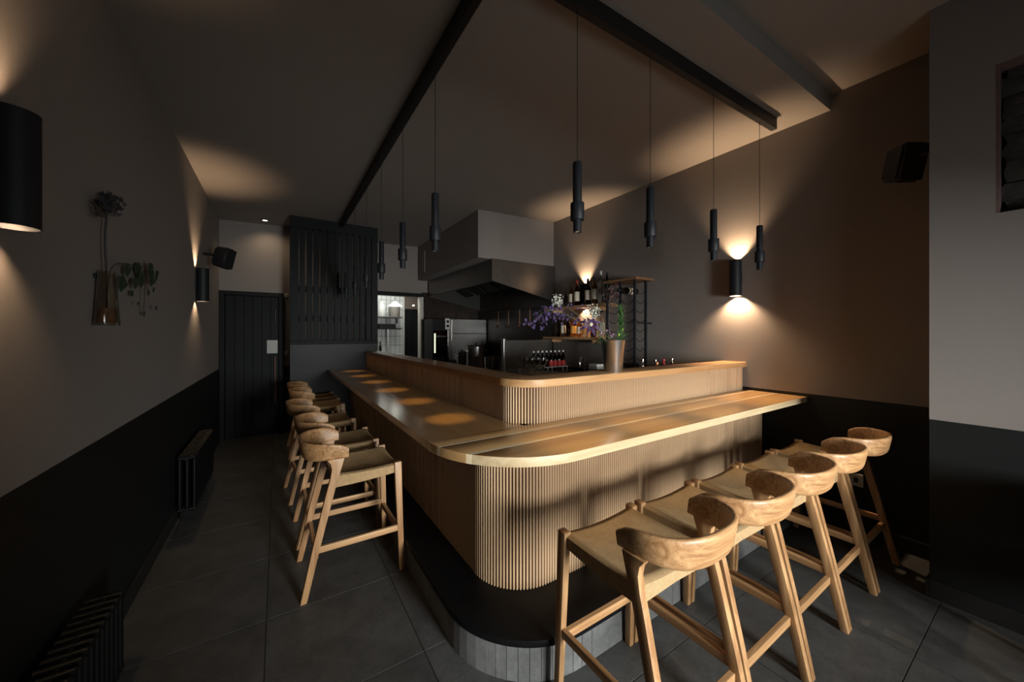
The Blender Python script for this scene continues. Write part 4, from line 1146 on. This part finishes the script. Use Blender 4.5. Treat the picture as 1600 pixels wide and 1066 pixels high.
for k in range(46):
    p = cv[int(rf.uniform(.2, 1) * (len(cv) - 1))]; d = Vector((rf.gauss(-.01, .02), rf.gauss(0, .01), rf.uniform(-.04, .01))); s = Vector((0.3, 1, .4)).normalized() * .004
    V = [p, p + d * .5 + s, p + d, p + d * .5 - s]; th = Vector((.0006, -.0008, 0)); g.add(V + [v + th for v in V], [(0,1,2,3),(7,6,5,4),(0,4,5,1),(1,5,6,2),(2,6,7,3),(3,7,4,0)])
g.build('leaves', leaf_dk, t)['kind'] = 'stuff'

# ------------------------------------------------------------------ wall vase on the left
vx, vy, vz = XL + 0.042, 2.29, 1.487
t = thing('wall_vase', 'slender flared glass vase hung on the left wall', 'vase', (vx, vy, vz))
def ring(w, d, z, n=20): return [(d * cos(2*pi*i/n), w * sin(2*pi*i/n), z) for i in range(n)]
G().loft([ring(.062, .038, 0), ring(.064, .039, .008), ring(.046, .031, .14), ring(.038, .028, .235), ring(.036, .026, .235), ring(.044, .029, .14), ring(.060, .036, .012)]).build('glass_body', g_vase, t, smooth=40)
G().loft([ring(.055, .032, .013), ring(.050, .029, .075)]).build('water', pebble, t, smooth=40)
G().rbox(-0.041, -0.005, .205, -0.027, 0.005, .225, .002).build('hanger', black_metal, t)
t = tag(bpy.data.objects.new('dried_umbel', None), 'dried dark flower head on a tall bent stem in the wall vase', 'flower'); COL.objects.link(t)
X0 = vx - XL
def LP(px, py, x):          # point on the left side at distance x from the camera plane of the wall
    u = (px - 800) / F; d = (x) / (CS * u + SN); return P(px, py, d)
cv = curve([(vx, vy, vz + .05), LP(166, 420, vx), LP(164, 375, vx), LP(167, 332, vx)])
G().tube(cv, .004, 6).build('stem', dry_stem, t, smooth=40)
g = G()
for k in range(60): petals(g, LP(168 + rf.gauss(0, 11), 321 + rf.gauss(0, 8), vx + rf.uniform(-.02, .03)), rf.uniform(.010, .02))
for k in range(14): g.tube([cv[-1], LP(168 + rf.gauss(0, 11), 320 + rf.gauss(0, 8), vx + rf.uniform(-.02, .03))], .0012, 4)
g.build('umbel', dead_flower, t)['kind'] = 'stuff'
t = tag(bpy.data.objects.new('trailing_ivy', None), 'trailing ivy sprig hanging from the wall vase to the right', 'plant'); COL.objects.link(t)
cv = curve([(vx, vy, vz + .12), LP(172, 424, vx), LP(186, 412, vx), LP(205, 414, vx), LP(222, 424, vx), LP(226, 445, vx), LP(225, 478, vx), LP(224, 492, vx)])
G().tube(cv, .002, 5).build('stem', dry_stem, t)
lf = [(192, 441, 15, leaf_dk), (200, 420, 12, leaf_dk), (216, 418, 13, leaf_dk), (222, 434, 15, leaf_dk), (236, 420, 12, leaf_dk), (245, 428, 10, leaf_dk), (238, 436, 12, leaf_dk), (212, 440, 11, leaf_dk),
      (206, 458, 6, leaf_dk), (240, 452, 5, leaf_dk), (216, 474, 4, leaf_dk), (232, 457, 5, leaf_dk), (244, 481, 4, leaf_dk), (225, 490, 5, leaf_dk)]
for px, py, rp, m in lf:
    c = LP(px, py, vx + rf.uniform(-.02, .02)); r = 1.5 * rp * c.dot(Vector((SN, CS, 0))) / F
    a = rf.uniform(-.6, .6); V = []
    for (q, w) in ((-.9, 0), (-.6, .5), (-.1, .75), (.3, .45), (1.0, 0), (.3, -.45), (-.1, -.75), (-.6, -.5)):
        V.append(c + Vector((.2 * w * r * .4, (q * cos(a) - w * sin(a)) * r, (q * sin(a) + w * cos(a)) * r * .8 - abs(w) * r * .2)))
    th = Vector((.0012, 0, 0)); n = len(V)
    g = G(); g.add(V + [v + th for v in V], [list(range(n)), list(range(n, 2*n))[::-1]] + [(i, (i+1) % n, n + (i+1) % n, n + i) for i in range(n)])
    g.build('leaf', m, t)

# dark upholstered chair whose back edge shows at the right margin
ch = thing('lounge_chair', 'dark round-backed chair at the right edge, by the grey pier', 'chair', (2.735, -0.15, 0), radians(20))
g = G(); rings = []
for k in range(17):
    a = pi * 0.02 + pi * 0.96 * k / 16
    cx, cy = 0.27 * cos(a), 0.25 * sin(a)
    rings.append([(cx * q, cy * q, z) for q, z in ((1, .50), (1.03, .62), (1.0, .74), (.93, .77), (.86, .74), (.86, .50))])
g.loft(rings); g.build('backrest', stove_black, ch, smooth=60)
g = G(); g.lathe([(.22, .40), (.25, .42), (.25, .47), (.22, .50)], 24); g.build('seat', stove_black, ch, smooth=50)
for sx in (-1, 1):
    for sy in (-1, 1): G().bar((sx * .19, sy * .19, 0), (sx * .15, sy * .15, .41), .022, .022, .03, .03).build('leg', black_metal, ch)
